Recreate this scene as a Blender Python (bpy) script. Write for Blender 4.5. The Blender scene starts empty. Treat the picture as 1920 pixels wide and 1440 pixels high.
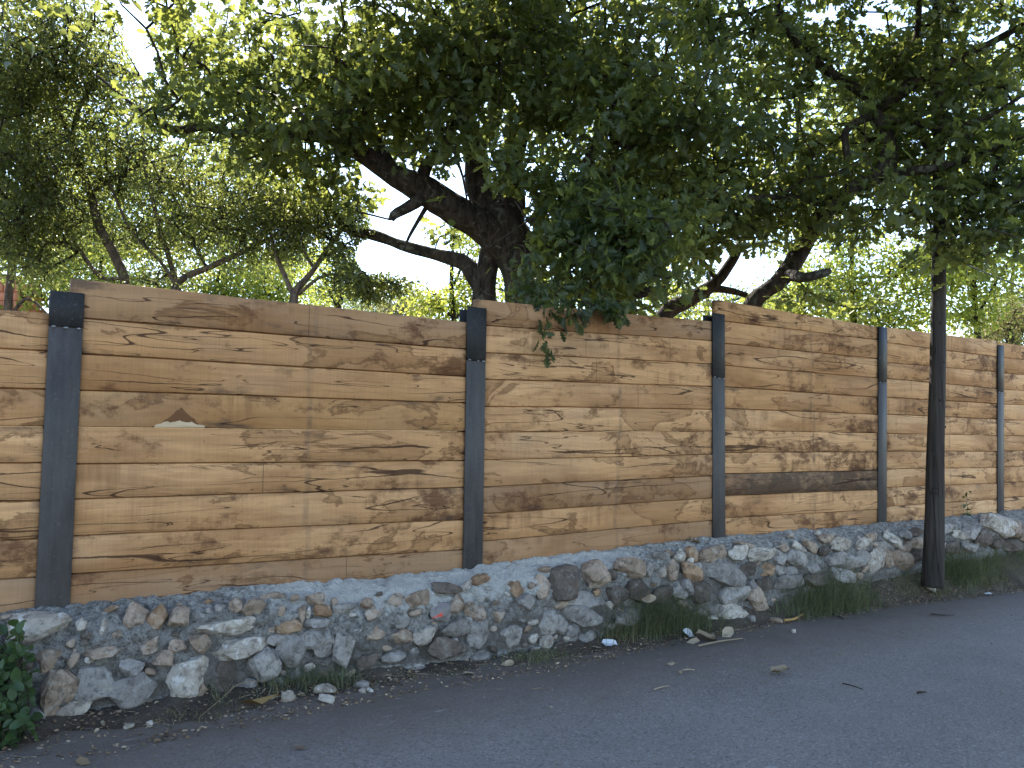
import bpy, bmesh, math, random
import numpy as np
from mathutils import Matrix, Vector

random.seed(11)
RNG = np.random.default_rng(11)
SC = bpy.context.scene
COL = SC.collection
PI = math.pi

# ------------------------------------------------------------------ camera, sky, sun, exposure
F, CX, CY = 1450.0, 960.0, 720.0
CAM_H = 1.6
PITCH, ROLL = math.radians(3.87), math.radians(0.7)
cam_data = bpy.data.cameras.new('camera')
cam = bpy.data.objects.new('camera', cam_data)
COL.objects.link(cam)
cam_data.sensor_width = 36.0
cam_data.lens = F / 1920.0 * 36.0
cam_data.clip_end = 2000.0
cam_data.clip_start = 0.05
CAM_R = Matrix.Rotation(PI / 2 + PITCH, 3, 'X') @ Matrix.Rotation(ROLL, 3, 'Z')
cam.matrix_world = Matrix.Translation((0, 0, CAM_H)) @ CAM_R.to_4x4()
SC.camera = cam

SUN_EL, SUN_AZ = math.radians(49), math.radians(-17)      # azimuth measured from +Y towards +X
world = bpy.data.worlds.new('World')
SC.world = world
world.use_nodes = True
wn = world.node_tree
wn.nodes.clear()
sky = wn.nodes.new('ShaderNodeTexSky')
sky.sky_type = 'NISHITA'
sky.sun_disc = False
sky.sun_elevation = SUN_EL
sky.sun_rotation = SUN_AZ
sky.air_density = 1.0
sky.dust_density = 0.35
bg = wn.nodes.new('ShaderNodeBackground')
bg.inputs['Strength'].default_value = 0.15
wo = wn.nodes.new('ShaderNodeOutputWorld')
wn.links.new(sky.outputs[0], bg.inputs[0])
wn.links.new(bg.outputs[0], wo.inputs[0])

sun_data = bpy.data.lights.new('sun', 'SUN')
sun_data.energy = 4.2
sun_data.angle = math.radians(0.5)
sun_data.color = (1.0, 0.93, 0.82)
sun = bpy.data.objects.new('sun', sun_data)
COL.objects.link(sun)
sdir = Vector((math.sin(SUN_AZ) * math.cos(SUN_EL), math.cos(SUN_AZ) * math.cos(SUN_EL), math.sin(SUN_EL)))
sun.rotation_euler = sdir.to_track_quat('Z', 'Y').to_euler()
sun.location = sdir * 60

SC.view_settings.view_transform = 'Standard'
SC.view_settings.look = 'None'
SC.view_settings.gamma = 1.0
SC.view_settings.use_curve_mapping = False
SC.view_settings.exposure = 2.0
SC.render.engine = 'CYCLES'
SC.cycles.max_bounces = 8
SC.cycles.transmission_bounces = 6
SC.cycles.transparent_max_bounces = 4

# ------------------------------------------------------------------ from the view to the place
CR = np.array(CAM_R)
CO = np.array([0, 0, CAM_H])


def ray(px, py):
    return CR @ np.array([(px - CX) / F, -(py - CY) / F, -1.0])


def at(px, py, Y):                        # the point seen there at distance Y in front of the camera
    d = ray(px, py)
    return CO + d * (Y / d[1])


P0 = at(115, 845, 4.15)
P5 = at(1877, 805, 9.9)
U = (P5 - P0); U[2] = 0; U /= np.linalg.norm(U)           # along the fence
NRM = np.array([-U[1], U[0], 0.0])                        # away from the road
P0 = np.array([P0[0], P0[1], 0.0])


def hit(px, py, n=0.0):                   # on the upright plane n metres behind the post faces
    d = ray(px, py)
    t = ((P0 - CO) @ NRM + n) / (d @ NRM)
    return CO + d * t


def sn(p):
    q = np.asarray(p) - P0
    return float(q @ U), float(q @ NRM)


def W(s, n, z):
    return P0 + U * s + NRM * n + np.array([0, 0, z])


_ft = [(100, 1366), (250, 1345), (400, 1318), (640, 1283), (890, 1252), (1100, 1215), (1300, 1180)]
_A = np.array([[sn(hit(x, y, -.34))[0], 1.0, hit(x, y, -.34)[2]] for x, y in _ft])
RB, RA = np.linalg.lstsq(_A[:, :2], _A[:, 2], rcond=None)[0]


def road_z(s):
    return RA + RB * float(np.clip(s, -25, 25))


def hit_road(px, py):
    d = ray(px, py)
    gz = np.array([U[0] * RB, U[1] * RB, 0])
    # z = RA + RB * ((p-P0).U)
    den = d[2] - d @ gz
    t = (RA + (CO - P0) @ gz - CO[2]) / den
    return CO + d * t


# ------------------------------------------------------------------ numeric noise
def _hash(i, j, k, seed):
    h = (i * 374761393 + j * 668265263 + k * 2147483647 + seed * 974634777) & 0xffffffff
    h = ((h ^ (h >> 13)) * 1274126177) & 0xffffffff
    h = (h ^ (h >> 16)) & 0xffffffff
    return h / 4294967295.0


def vnoise(p, seed=0):
    p = np.asarray(p, float)
    i = np.floor(p).astype(np.int64)
    f = p - i
    f = f * f * (3 - 2 * f)
    r = 0
    for a in (0, 1):
        for b in (0, 1):
            for c in (0, 1):
                w = (f[:, 0] if a else 1 - f[:, 0]) * (f[:, 1] if b else 1 - f[:, 1]) * (f[:, 2] if c else 1 - f[:, 2])
                r = r + w * _hash(i[:, 0] + a, i[:, 1] + b, i[:, 2] + c, seed)
    return r * 2 - 1


def fbm(p, octs=4, seed=0, gain=.5):
    r, a = 0, 1.0
    p = np.asarray(p, float)
    for o in range(octs):
        r = r + a * vnoise(p, seed + o * 17)
        p = p * 2.03 + 5.7
        a *= gain
    return r


# ------------------------------------------------------------------ objects
def tag(o, label=None, cat=None, group=None, kind=None):
    if label: o['label'] = label
    if cat: o['category'] = cat
    if group: o['group'] = group
    if kind: o['kind'] = kind
    return o


def link(o, parent=None):
    COL.objects.link(o)
    if parent: o.parent = parent
    return o


def empty(name, loc, label, cat, group=None):
    o = bpy.data.objects.new(name, None)
    o.empty_display_size = .1
    o.location = [float(v) for v in loc]
    link(o)
    return tag(o, label, cat, group)


def mesh_np(name, verts, faces, mat, tint=None, smooth=False):
    """verts (n,3); faces list of arrays, each (m,k)"""
    me = bpy.data.meshes.new(name)
    verts = np.asarray(verts, np.float32)
    if isinstance(faces, np.ndarray): faces = [faces]
    nl = sum(f.size for f in faces)
    nf = sum(len(f) for f in faces)
    me.vertices.add(len(verts)); me.loops.add(nl); me.polygons.add(nf)
    me.vertices.foreach_set('co', verts.ravel())
    me.loops.foreach_set('vertex_index', np.concatenate([f.ravel() for f in faces]).astype(np.int32))
    tot = np.concatenate([np.full(len(f), f.shape[1], np.int32) for f in faces])
    start = np.concatenate([[0], np.cumsum(tot)[:-1]]).astype(np.int32)
    me.polygons.foreach_set('loop_start', start)
    if smooth:
        me.polygons.foreach_set('use_smooth', np.ones(nf, bool))
    if tint is not None:
        a = me.attributes.new('tint', 'FLOAT', 'POINT')
        a.data.foreach_set('value', np.asarray(tint, np.float32))
    me.update(calc_edges=True)
    me.validate()
    if mat: me.materials.append(mat)
    return me


def obj(name, me, parent=None, loc=None):
    """mesh coordinates are world coordinates; the thing's base is subtracted when it has one"""
    o = bpy.data.objects.new(name, me)
    link(o, parent)
    if loc is not None: o.location = [float(v) for v in loc]
    return o


def base_of(parent):
    v = np.zeros(3)
    while parent is not None:
        v = v + np.array(parent.location)
        parent = parent.parent
    return v


def part(name, verts, faces, mat, parent, tint=None, smooth=False, origin=None):
    b = base_of(parent)
    o_ = np.zeros(3) if origin is None else np.asarray(origin, float) - b
    me = mesh_np(name, np.asarray(verts) - b - o_, faces, mat, tint, smooth)
    return obj(name, me, parent, o_)


# ------------------------------------------------------------------ material nodes
def new_mat(name):
    m = bpy.data.materials.new(name)
    m.use_nodes = True
    nt = m.node_tree
    nt.nodes.clear()
    return m, nt


def nd(nt, typ, out=0, props=None, **inp):
    n = nt.nodes.new(typ)
    for k, v in (props or {}).items(): setattr(n, k, v)
    for k, v in inp.items():
        k = k.replace('_', ' ')
        s = n.inputs[k]
        if isinstance(v, bpy.types.NodeSocket): nt.links.new(v, s)
        else: s.default_value = v
    return n.outputs[out]


def mth(nt, op, a, b=0.0, c=None, clamp=False):
    n = nt.nodes.new('ShaderNodeMath')
    n.operation = op
    n.use_clamp = clamp
    for i, v in enumerate((a, b) if c is None else (a, b, c)):
        if isinstance(v, bpy.types.NodeSocket): nt.links.new(v, n.inputs[i])
        else: n.inputs[i].default_value = v
    return n.outputs[0]


def mix(nt, fac, a, b, blend='MIX'):
    n = nt.nodes.new('ShaderNodeMix')
    n.data_type = 'RGBA'
    n.blend_type = blend
    for i, v in ((0, fac), (6, a), (7, b)):
        if isinstance(v, bpy.types.NodeSocket): nt.links.new(v, n.inputs[i])
        else: n.inputs[i].default_value = v if i == 0 else (*v, 1.0)
    return n.outputs[2]


def ramp(nt, fac, stops, interp='LINEAR'):
    n = nt.nodes.new('ShaderNodeValToRGB')
    cr = n.color_ramp
    cr.interpolation = interp
    while len(cr.elements) < len(stops): cr.elements.new(.5)
    for e, (p, c) in zip(cr.elements, stops):
        e.position = p
        e.color = (c, c, c, 1) if isinstance(c, (int, float)) else (*c, 1)
    nt.links.new(fac, n.inputs[0])
    return n.outputs[0]


def vmul(nt, v, s):
    n = nt.nodes.new('ShaderNodeVectorMath')
    n.operation = 'MULTIPLY'
    nt.links.new(v, n.inputs[0])
    n.inputs[1].default_value = s
    return n.outputs[0]


def vadd(nt, v, w):
    n = nt.nodes.new('ShaderNodeVectorMath')
    n.operation = 'ADD'
    nt.links.new(v, n.inputs[0])
    if isinstance(w, bpy.types.NodeSocket): nt.links.new(w, n.inputs[1])
    else: n.inputs[1].default_value = w
    return n.outputs[0]


def coords(nt, rnd=True):
    tc = nt.nodes.new('ShaderNodeTexCoord')
    v = tc.outputs['Object']
    oi = nt.nodes.new('ShaderNodeObjectInfo')
    if rnd:
        sc = nt.nodes.new('ShaderNodeVectorMath')
        sc.operation = 'SCALE'
        sc.inputs[0].default_value = (57.3, 31.7, 83.1)
        nt.links.new(oi.outputs['Random'], sc.inputs['Scale'])
        v = vadd(nt, v, sc.outputs[0])
    return v, oi.outputs['Random'], tc


def noise(nt, vec, scale, detail=4.0, rough=.55, dist=0.0):
    return nd(nt, 'ShaderNodeTexNoise', Vector=vec, Scale=scale, Detail=detail, Roughness=rough, Distortion=dist)


def finish(nt, col, rough=.85, height=None, bump=.3, dist=.01, spec=.3, metallic=0.0):
    b = nt.nodes.new('ShaderNodeBsdfPrincipled')
    if isinstance(col, bpy.types.NodeSocket): nt.links.new(col, b.inputs['Base Color'])
    else: b.inputs['Base Color'].default_value = (*col, 1)
    if isinstance(rough, bpy.types.NodeSocket): nt.links.new(rough, b.inputs['Roughness'])
    else: b.inputs['Roughness'].default_value = rough
    b.inputs['Specular IOR Level'].default_value = spec
    b.inputs['Metallic'].default_value = metallic
    if height is not None:
        n = nt.nodes.new('ShaderNodeBump')
        n.inputs['Strength'].default_value = bump
        n.inputs['Distance'].default_value = dist
        nt.links.new(height, n.inputs['Height'])
        nt.links.new(n.outputs[0], b.inputs['Normal'])
    o = nt.nodes.new('ShaderNodeOutputMaterial')
    nt.links.new(b.outputs[0], o.inputs[0])


def wood_material(name, c_light, c_mid, grey, dark=0.0, scar=None):
    """sawn oak: cathedral grain, water stains with a rim, knots, drying cracks, saw marks"""
    m, nt = new_mat(name)
    v, rnd, tc = coords(nt)
    sep = nt.nodes.new('ShaderNodeSeparateXYZ'); nt.links.new(tc.outputs['Generated'], sep.inputs[0])
    so = nt.nodes.new('ShaderNodeSeparateXYZ'); nt.links.new(tc.outputs['Object'], so.inputs[0])
    # tone of the plank and slow change along it
    tone = noise(nt, vmul(nt, v, (.7, 1, 3.0)), 1.0, 3)
    tone = mth(nt, 'ADD', tone, mth(nt, 'MULTIPLY', mth(nt, 'SUBTRACT', rnd, .5), .4))
    col = mix(nt, ramp(nt, tone, [(.3, 0), (.7, 1)]), c_mid, c_light)
    # weathering: greyed patches
    gr = noise(nt, vmul(nt, v, (.9, 1, 2.0)), 1.1, 4, .6, .3)
    col = mix(nt, mth(nt, 'MULTIPLY', ramp(nt, gr, [(.46, 0), (.74, 1)]), grey), col, (.25, .165, .11))
    # grain, bent by a slow field
    warp = noise(nt, vmul(nt, v, (.6, 1, 1.3)), 1.0, 2)
    gv = vadd(nt, vmul(nt, v, (1.1, 6, 30)), nd(nt, 'ShaderNodeCombineXYZ', X=0.0, Y=0.0, Z=mth(nt, 'MULTIPLY', warp, 9.0)))
    grain = noise(nt, gv, 1.0, 7, .62)
    col = mix(nt, mth(nt, 'MULTIPLY', ramp(nt, grain, [(.40, 1), (.56, 0)]), .30), col, (.22, .11, .048))
    fine = noise(nt, vmul(nt, v, (9, 30, 160)), 1.0, 4)
    col = mix(nt, mth(nt, 'MULTIPLY', ramp(nt, fine, [(.35, 1), (.6, 0)]), .2), col, (.27, .15, .075))
    # soft brown bloom round the stains
    where = noise(nt, vmul(nt, v, (.55, 1, 1.5)), 1.0, 2)
    st = noise(nt, vmul(nt, v, (.95, 1, 2.9)), 1.1, 7, .6, .35)
    st = mth(nt, 'ADD', st, mth(nt, 'MULTIPLY', mth(nt, 'SUBTRACT', where, .5), .5))
    soft = ramp(nt, st, [(.49, 0), (.66, 1)])
    col = mix(nt, mth(nt, 'MULTIPLY', soft, .55), col, (.23, .10, .036))
    # tide marks: filled patch, thin darker line at its edge
    td = noise(nt, vmul(nt, v, (1.0, 1, 2.6)), 1.5, 7, .58, .5)
    td = mth(nt, 'ADD', td, mth(nt, 'MULTIPLY', mth(nt, 'SUBTRACT', where, .5), -.45))
    fill = ramp(nt, td, [(.588, 0), (.598, 1)])
    rim = ramp(nt, td, [(.578, 0), (.588, 1), (.596, 1), (.625, 0)])
    col = mix(nt, mth(nt, 'MULTIPLY', fill, .42), col, (.24, .115, .045))
    col = mix(nt, mth(nt, 'MULTIPLY', rim, .55), col, (.10, .042, .018))
    # deep red-brown blotches with ragged edges
    bl = noise(nt, vmul(nt, v, (2.6, 1, 4.4)), 1.5, 10, .76, .15)
    bm_ = noise(nt, vmul(nt, v, (.75, 1, 1.9)), 1.5, 1)
    bl = mth(nt, 'ADD', bl, mth(nt, 'MULTIPLY', mth(nt, 'SUBTRACT', bm_, .5), .55))
    blot = ramp(nt, bl, [(.56 - dark * .25, 0), (.69 - dark * .18, 1)])
    col = mix(nt, mth(nt, 'MULTIPLY', blot, .8), col, (.085, .032, .014) if dark == 0 else (.05, .032, .022))
    # vertical drips
    dr = noise(nt, vmul(nt, v, (17, 1, 1.4)), 1.0, 3)
    dm = noise(nt, vmul(nt, v, (1.1, 1, 3)), 1.1, 2)
    drip = mth(nt, 'MULTIPLY', ramp(nt, dr, [(.45, 0), (.66, 1)]), ramp(nt, dm, [(.55, 0), (.66, 1)]))
    col = mix(nt, mth(nt, 'MULTIPLY', drip, .42), col, (.12, .05, .02))
    # bluish black mould, along the edges and where iron touched the oak
    edge = mth(nt, 'ABSOLUTE', mth(nt, 'SUBTRACT', sep.outputs[2], .5))
    mo = noise(nt, vmul(nt, v, (1.5, 1, 4)), 1.9, 7, .68, .2)
    mo = mth(nt, 'ADD', mo, mth(nt, 'MULTIPLY', edge, .28))
    ends = mth(nt, 'ABSOLUTE', mth(nt, 'SUBTRACT', sep.outputs[0], .5))
    mo = mth(nt, 'ADD', mo, ramp(nt, ends, [(.455, 0), (.5, .16)]))
    col = mix(nt, mth(nt, 'MULTIPLY', ramp(nt, mo, [(.66, 0), (.82, 1)]), .7), col, (.045, .034, .03))
    # dirt drawn into the very edges
    eg = ramp(nt, edge, [(.455, 0), (.5, 1)])
    col = mix(nt, mth(nt, 'MULTIPLY', eg, .35), col, (.07, .04, .025))
    # sticker mark half way along
    mk = mth(nt, 'ABSOLUTE', mth(nt, 'SUBTRACT', sep.outputs[0], mth(nt, 'ADD', .525, mth(nt, 'MULTIPLY', rnd, .02))))
    mkn = noise(nt, vmul(nt, v, (8, 1, 12)), 1.0, 3)
    mark = mth(nt, 'MULTIPLY', ramp(nt, mk, [(.004, 1), (.009, 0)]), ramp(nt, mkn, [(.35, .1), (.65, .9)]))
    col = mix(nt, mth(nt, 'MULTIPLY', mark, .5), col, (.11, .075, .055))
    # butt joints of shorter lengths in some planks
    r2 = mth(nt, 'FRACT', mth(nt, 'MULTIPLY', rnd, 7.31))
    bj = mth(nt, 'ABSOLUTE', mth(nt, 'SUBTRACT', sep.outputs[0], mth(nt, 'ADD', .38, mth(nt, 'MULTIPLY', r2, .3))))
    bj = mth(nt, 'MULTIPLY', mth(nt, 'LESS_THAN', bj, .0009), mth(nt, 'GREATER_THAN', mth(nt, 'FRACT', mth(nt, 'MULTIPLY', rnd, 3.17)), .68))
    col = mix(nt, mth(nt, 'MULTIPLY', bj, .7), col, (.06, .035, .022))
    # knots
    vor = nt.nodes.new('ShaderNodeTexVoronoi')
    vor.inputs['Scale'].default_value = 1.0
    wv = vadd(nt, vmul(nt, v, (1.5, .01, 4.0)), nd(nt, 'ShaderNodeTexNoise', 1, Vector=v, Scale=6.0, Detail=3.0))
    nt.links.new(wv, vor.inputs['Vector'])
    kc = nt.nodes.new('ShaderNodeSeparateColor'); nt.links.new(vor.outputs['Color'], kc.inputs[0])
    kon = mth(nt, 'GREATER_THAN', kc.outputs[0], .78)
    kn = mth(nt, 'MULTIPLY', ramp(nt, vor.outputs['Distance'], [(.03, 1), (.07, .5), (.14, 0)]), kon)
    col = mix(nt, mth(nt, 'MULTIPLY', kn, .8), col, (.06, .026, .012))
    # drying cracks: level lines of strongly stretched fields, long and nearly along the grain
    cr = None
    for sx_, sz_, w_, seed_, mlo, mhi in ((.30, 6.0, .008, 0.0, .44, .64), (.75, 15.0, .010, 11.3, .46, .64), (.22, 3.4, .0045, 23.9, .40, .56)):
        wob = mth(nt, 'MULTIPLY', noise(nt, vadd(nt, vmul(nt, v, (2.2, 1, 3)), (seed_, 0, seed_)), 1.0, 5, .6), sz_ * .055)
        cv = vadd(nt, vadd(nt, vmul(nt, v, (sx_, 1, sz_)), (seed_, seed_, 0)), nd(nt, 'ShaderNodeCombineXYZ', X=0.0, Y=0.0, Z=wob))
        c1 = noise(nt, cv, 1.0, 2.0, .5)
        cm = noise(nt, vadd(nt, vmul(nt, v, (.9, 1, 3.0)), (0, seed_, 5)), 1.2, 3)
        wdt = mth(nt, 'ADD', mth(nt, 'MULTIPLY', ramp(nt, cm, [(mlo, 0), (mhi, 1)]), w_), .00003)
        d1 = mth(nt, 'ABSOLUTE', mth(nt, 'SUBTRACT', c1, .5))
        c_ = mth(nt, 'SUBTRACT', 1.0, mth(nt, 'DIVIDE', d1, wdt), clamp=True)
        cr = c_ if cr is None else mth(nt, 'MAXIMUM', cr, c_)
    cr = mth(nt, 'MULTIPLY', cr, 1.6, clamp=True)
    col = mix(nt, mth(nt, 'MULTIPLY', cr, .85), col, (.03, .013, .008))
    saw = noise(nt, vmul(nt, v, (150, 4, 5)), 1.0, 2)
    col = mix(nt, .10, col, ramp(nt, saw, [(.3, .25), (.7, .9)]), 'OVERLAY')
    if scar:
        # waney hollow at the lower edge: dark bark pocket with a pale lens of sapwood below it
        x0, z0, hw, hh = scar
        dx = mth(nt, 'DIVIDE', mth(nt, 'SUBTRACT', so.outputs[0], x0), hw)
        dz = mth(nt, 'SUBTRACT', so.outputs[2], z0)
        ab = mth(nt, 'SUBTRACT', 1.0, mth(nt, 'ABSOLUTE', dx), clamp=True)
        nz = mth(nt, 'MULTIPLY', mth(nt, 'SUBTRACT', noise(nt, v, 26.0, 4), .5), .045)
        dk = mth(nt, 'LESS_THAN', mth(nt, 'ADD', dz, nz), mth(nt, 'MULTIPLY', mth(nt, 'POWER', ab, 1.7), hh * 4.0))
        dk = mth(nt, 'MULTIPLY', dk, mth(nt, 'GREATER_THAN', ab, .02))
        col = mix(nt, mth(nt, 'MULTIPLY', dk, .78), col, (.10, .042, .02))
        lens = mth(nt, 'MULTIPLY', mth(nt, 'SUBTRACT', 1.0, mth(nt, 'POWER', mth(nt, 'ABSOLUTE', mth(nt, 'ADD', dx, .05)), 2.0), clamp=True), hh)
        lz_n = mth(nt, 'LESS_THAN', mth(nt, 'ADD', dz, mth(nt, 'MULTIPLY', nz, .7)), lens)
        col = mix(nt, mth(nt, 'MULTIPLY', lz_n, mth(nt, 'GREATER_THAN', ab, .12)), col, mix(nt, fine, (.42, .30, .18), (.72, .56, .38)))
    h = mth(nt, 'ADD', mth(nt, 'MULTIPLY', saw, .12), mth(nt, 'MULTIPLY', fine, .25))
    h = mth(nt, 'SUBTRACT', h, mth(nt, 'MULTIPLY', cr, 1.0))
    finish(nt, col, .82, h, .5, .004, .15)
    return m


M = {}
M['oak_a'] = wood_material('oak plank warm', (.625, .345, .16), (.465, .24, .102), .5)
M['oak_b'] = wood_material('oak plank grey', (.40, .225, .115), (.30, .16, .075), .8)
M['oak_c'] = wood_material('oak plank pale', (.66, .385, .19), (.53, .285, .125), .35)
M['oak_d'] = wood_material('oak plank black stained', (.36, .22, .12), (.28, .165, .09), .8, .9)


def mat_steel(name, c0, c1):
    m, nt = new_mat(name)
    v, rnd, tc = coords(nt)
    a = noise(nt, vmul(nt, v, (3, 3, 1.2)), 2.0, 6, .65)
    b = noise(nt, vmul(nt, v, (14, 14, 1.0)), 3.0, 3)
    f = mth(nt, 'ADD', mth(nt, 'MULTIPLY', a, .7), mth(nt, 'MULTIPLY', b, .3))
    col = mix(nt, ramp(nt, f, [(.35, 0), (.65, 1)]), c0, c1)
    ru = noise(nt, v, 11.0, 5, .7)
    col = mix(nt, mth(nt, 'MULTIPLY', ramp(nt, ru, [(.57, 0), (.74, 1)]), .5), col, (.075, .045, .03))
    dust = noise(nt, v, 55.0, 3)
    col = mix(nt, mth(nt, 'MULTIPLY', ramp(nt, dust, [(.6, 0), (.75, 1)]), .22), col, (.16, .16, .16))
    finish(nt, col, ramp(nt, a, [(.3, .42), (.7, .62)]), mth(nt, 'ADD', a, mth(nt, 'MULTIPLY', dust, .3)),     .12, .004, .22)
    return m


M['steel'] = mat_steel('mill scale steel', (.037, .032, .030), (.074, .065, .06))
M['steel_dark'] = mat_steel('painted steel extension', (.010, .0095, .0095), (.019, .018, .018))
m, nt = new_mat('weld metal'); v, r_, tc = coords(nt)
finish(nt, mix(nt, noise(nt, v, 60., 3), (.1, .1, .1), (.35, .34, .33)), .4, noise(nt, v, 90., 3), .5, .004, .5, .5)
M['weld'] = m

# mortar
m, nt = new_mat('lime cement mortar'); v, r_, tc = coords(nt, False)
a = noise(nt, v, 2.2, 5, .6); b = noise(nt, v, 28., 6, .7); c = noise(nt, v, 130., 4, .6)
col = mix(nt, ramp(nt, a, [(.38, 0), (.62, 1)]), (.37, .342, .306), (.51, .475, .43))
col = mix(nt, ramp(nt, b, [(.36, .7), (.56, 0)]), col, (.12, .108, .096))
col = mix(nt, ramp(nt, c, [(.58, 0), (.74, .6)]), col, (.46, .43, .39))
pit = noise(nt, v, 62., 5, .75)
col = mix(nt, ramp(nt, pit, [(.36, .85), (.47, 0)]), col, (.085, .077, .068))
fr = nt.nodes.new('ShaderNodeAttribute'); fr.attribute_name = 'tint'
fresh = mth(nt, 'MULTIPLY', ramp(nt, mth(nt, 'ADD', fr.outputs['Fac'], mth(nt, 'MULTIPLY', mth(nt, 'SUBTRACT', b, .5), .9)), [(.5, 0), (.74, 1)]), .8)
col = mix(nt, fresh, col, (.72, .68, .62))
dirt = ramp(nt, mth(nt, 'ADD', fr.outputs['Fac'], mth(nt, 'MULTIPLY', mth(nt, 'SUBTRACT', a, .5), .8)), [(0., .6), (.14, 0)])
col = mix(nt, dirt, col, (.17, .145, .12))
col = mix(nt, ramp(nt, pit, [(.34, .5), (.44, 0)]), col, (.13, .118, .105))
finish(nt, col, .95, mth(nt, 'ADD', mth(nt, 'ADD', mth(nt, 'MULTIPLY', b, 1.0), mth(nt, 'MULTIPLY', pit, .6)), mth(nt, 'MULTIPLY', c, .45)), 1.0, .05, .1)
M['mortar'] = m


def mat_stone(name, c0, c1, patch, patch_amt, stain=(.17, .12, .085)):
    m, nt = new_mat(name)
    v, rnd, tc = coords(nt)
    a = noise(nt, v, 7., 5, .6, .4); b = noise(nt, v, 24., 7, .7); c = noise(nt, v, 95., 4, .6)
    p = noise(nt, v, 11., 6, .62, 1.0); s_ = noise(nt, v, 9., 5, .65, .6)
    rr = mth(nt, 'MULTIPLY', mth(nt, 'SUBTRACT', rnd, .5), .25)
    col = mix(nt, ramp(nt, mth(nt, 'ADD', a, rr), [(.34, 0), (.66, 1)]), c0, c1)
    col = mix(nt, ramp(nt, s_, [(.53, 0), (.66, .6)]), col, stain)
    col = mix(nt, mth(nt, 'MULTIPLY', ramp(nt, p, [(.55, 0), (.62, 1)]), patch_amt), col, patch)
    col = mix(nt, ramp(nt, b, [(.34, .7), (.5, 0)]), col, (.06, .05, .042))
    col = mix(nt, ramp(nt, c, [(.6, 0), (.75, .4)]), col, (.45, .41, .36))
    finish(nt, col, .9, mth(nt, 'ADD', mth(nt, 'MULTIPLY', b, 1.0), mth(nt, 'MULTIPLY', c, .25)), 1.0, .022, .15)
    return m


M['st_t'] = mat_stone('tan limestone', (.25, .178, .125), (.41, .31, .232), (.44, .39, .33), .45, (.10, .065, .042))
M['st_g'] = mat_stone('grey limestone', (.205, .182, .163), (.35, .313, .278), (.42, .385, .345), .5, (.09, .075, .062))
M['st_w'] = mat_stone('pale limestone', (.34, .285, .23), (.51, .445, .37), (.62, .57, .51), .8, (.14, .095, .065))
M['st_d'] = mat_stone('dark limestone', (.085, .065, .05), (.16, .125, .1), (.30, .265, .23), .35, (.06, .042, .032))
M['st_o'] = mat_stone('ochre limestone', (.25, .15, .085), (.40, .265, .165), (.5, .42, .33), .4, (.15, .075, .04))
m, nt = new_mat('stone with red paint'); v, r_, tc = coords(nt)
a = noise(nt, v, 8., 5, .6)
sp = nt.nodes.new('ShaderNodeSeparateXYZ'); nt.links.new(tc.outputs['Generated'], sp.inputs[0])
f = ramp(nt, mth(nt, 'ADD', mth(nt, 'ABSOLUTE', mth(nt, 'SUBTRACT', mth(nt, 'SUBTRACT', sp.outputs[2], mth(nt, 'MULTIPLY', sp.outputs[0], .55)), .18)), mth(nt, 'MULTIPLY', mth(nt, 'SUBTRACT', a, .5), .5)), [(.06, 1), (.1, 0)])
f = mth(nt, 'MULTIPLY', f, mth(nt, 'LESS_THAN', sp.outputs[0], .62))
col = mix(nt, a, (.12, .1, .095), (.3, .27, .25))
finish(nt, mix(nt, f, col, (.62, .10, .07)), .85, noise(nt, v, 30., 6), .8, .012, .2)
M['st_r'] = m

# asphalt, verge soil, far ground
m, nt = new_mat('worn asphalt'); tcn = nt.nodes.new('ShaderNodeTexCoord'); v = tcn.outputs['Object']
sepw = nt.nodes.new('ShaderNodeSeparateXYZ'); nt.links.new(v, sepw.inputs[0])
vor = nt.nodes.new('ShaderNodeTexVoronoi'); vor.inputs['Scale'].default_value = 95.; nt.links.new(v, vor.inputs['Vector'])
vc = nt.nodes.new('ShaderNodeSeparateColor'); nt.links.new(vor.outputs['Color'], vc.inputs[0])
big = noise(nt, v, .9, 5, .6); mid = noise(nt, v, 6., 5, .65); fin = noise(nt, v, 170., 3, .6)
col = mix(nt, ramp(nt, big, [(.35, 0), (.65, 1)]), (.172, .149, .135), (.22, .191, .173))
col = mix(nt, ramp(nt, vc.outputs[0], [(.0, .6), (.35, 0)]), col, (.07, .063, .058))
col = mix(nt, ramp(nt, vc.outputs[1], [(.76, 0), (1., .5)]), col, (.33, .305, .285))
col = mix(nt, ramp(nt, mid, [(.52, 0), (.75, .4)]), col, (.17, .157, .147))
# dust and soil trodden in along the verge (y is metres from the fence line here)
du = mth(nt, 'ADD', sepw.outputs[1], mth(nt, 'MULTIPLY', mth(nt, 'SUBTRACT', big, .5), 1.4))
du = mth(nt, 'ADD', du, mth(nt, 'MULTIPLY', mth(nt, 'SUBTRACT', mid, .5), .5))
col = mix(nt, ramp(nt, mth(nt, 'ADD', mth(nt, 'MULTIPLY', du, .5), 1.), [(.25, 0), (.7, .8)]), col, (.105, .081, .065))
scr = noise(nt, vmul(nt, v, (6, 34, 1)), 1., 4)
scm = noise(nt, vmul(nt, v, (.8, 1.1, 1)), 1., 2)
col = mix(nt, mth(nt, 'MULTIPLY', ramp(nt, scr, [(.62, 0), (.7, 1)]), ramp(nt, scm, [(.56, 0), (.68, .5)])), col, (.36, .345, .33))
finish(nt, col, .88, mth(nt, 'ADD', mth(nt, 'MULTIPLY', vor.outputs['Distance'], -.8), mth(nt, 'MULTIPLY', fin, .5)), .45, .005, .2)
M['asphalt'] = m

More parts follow.
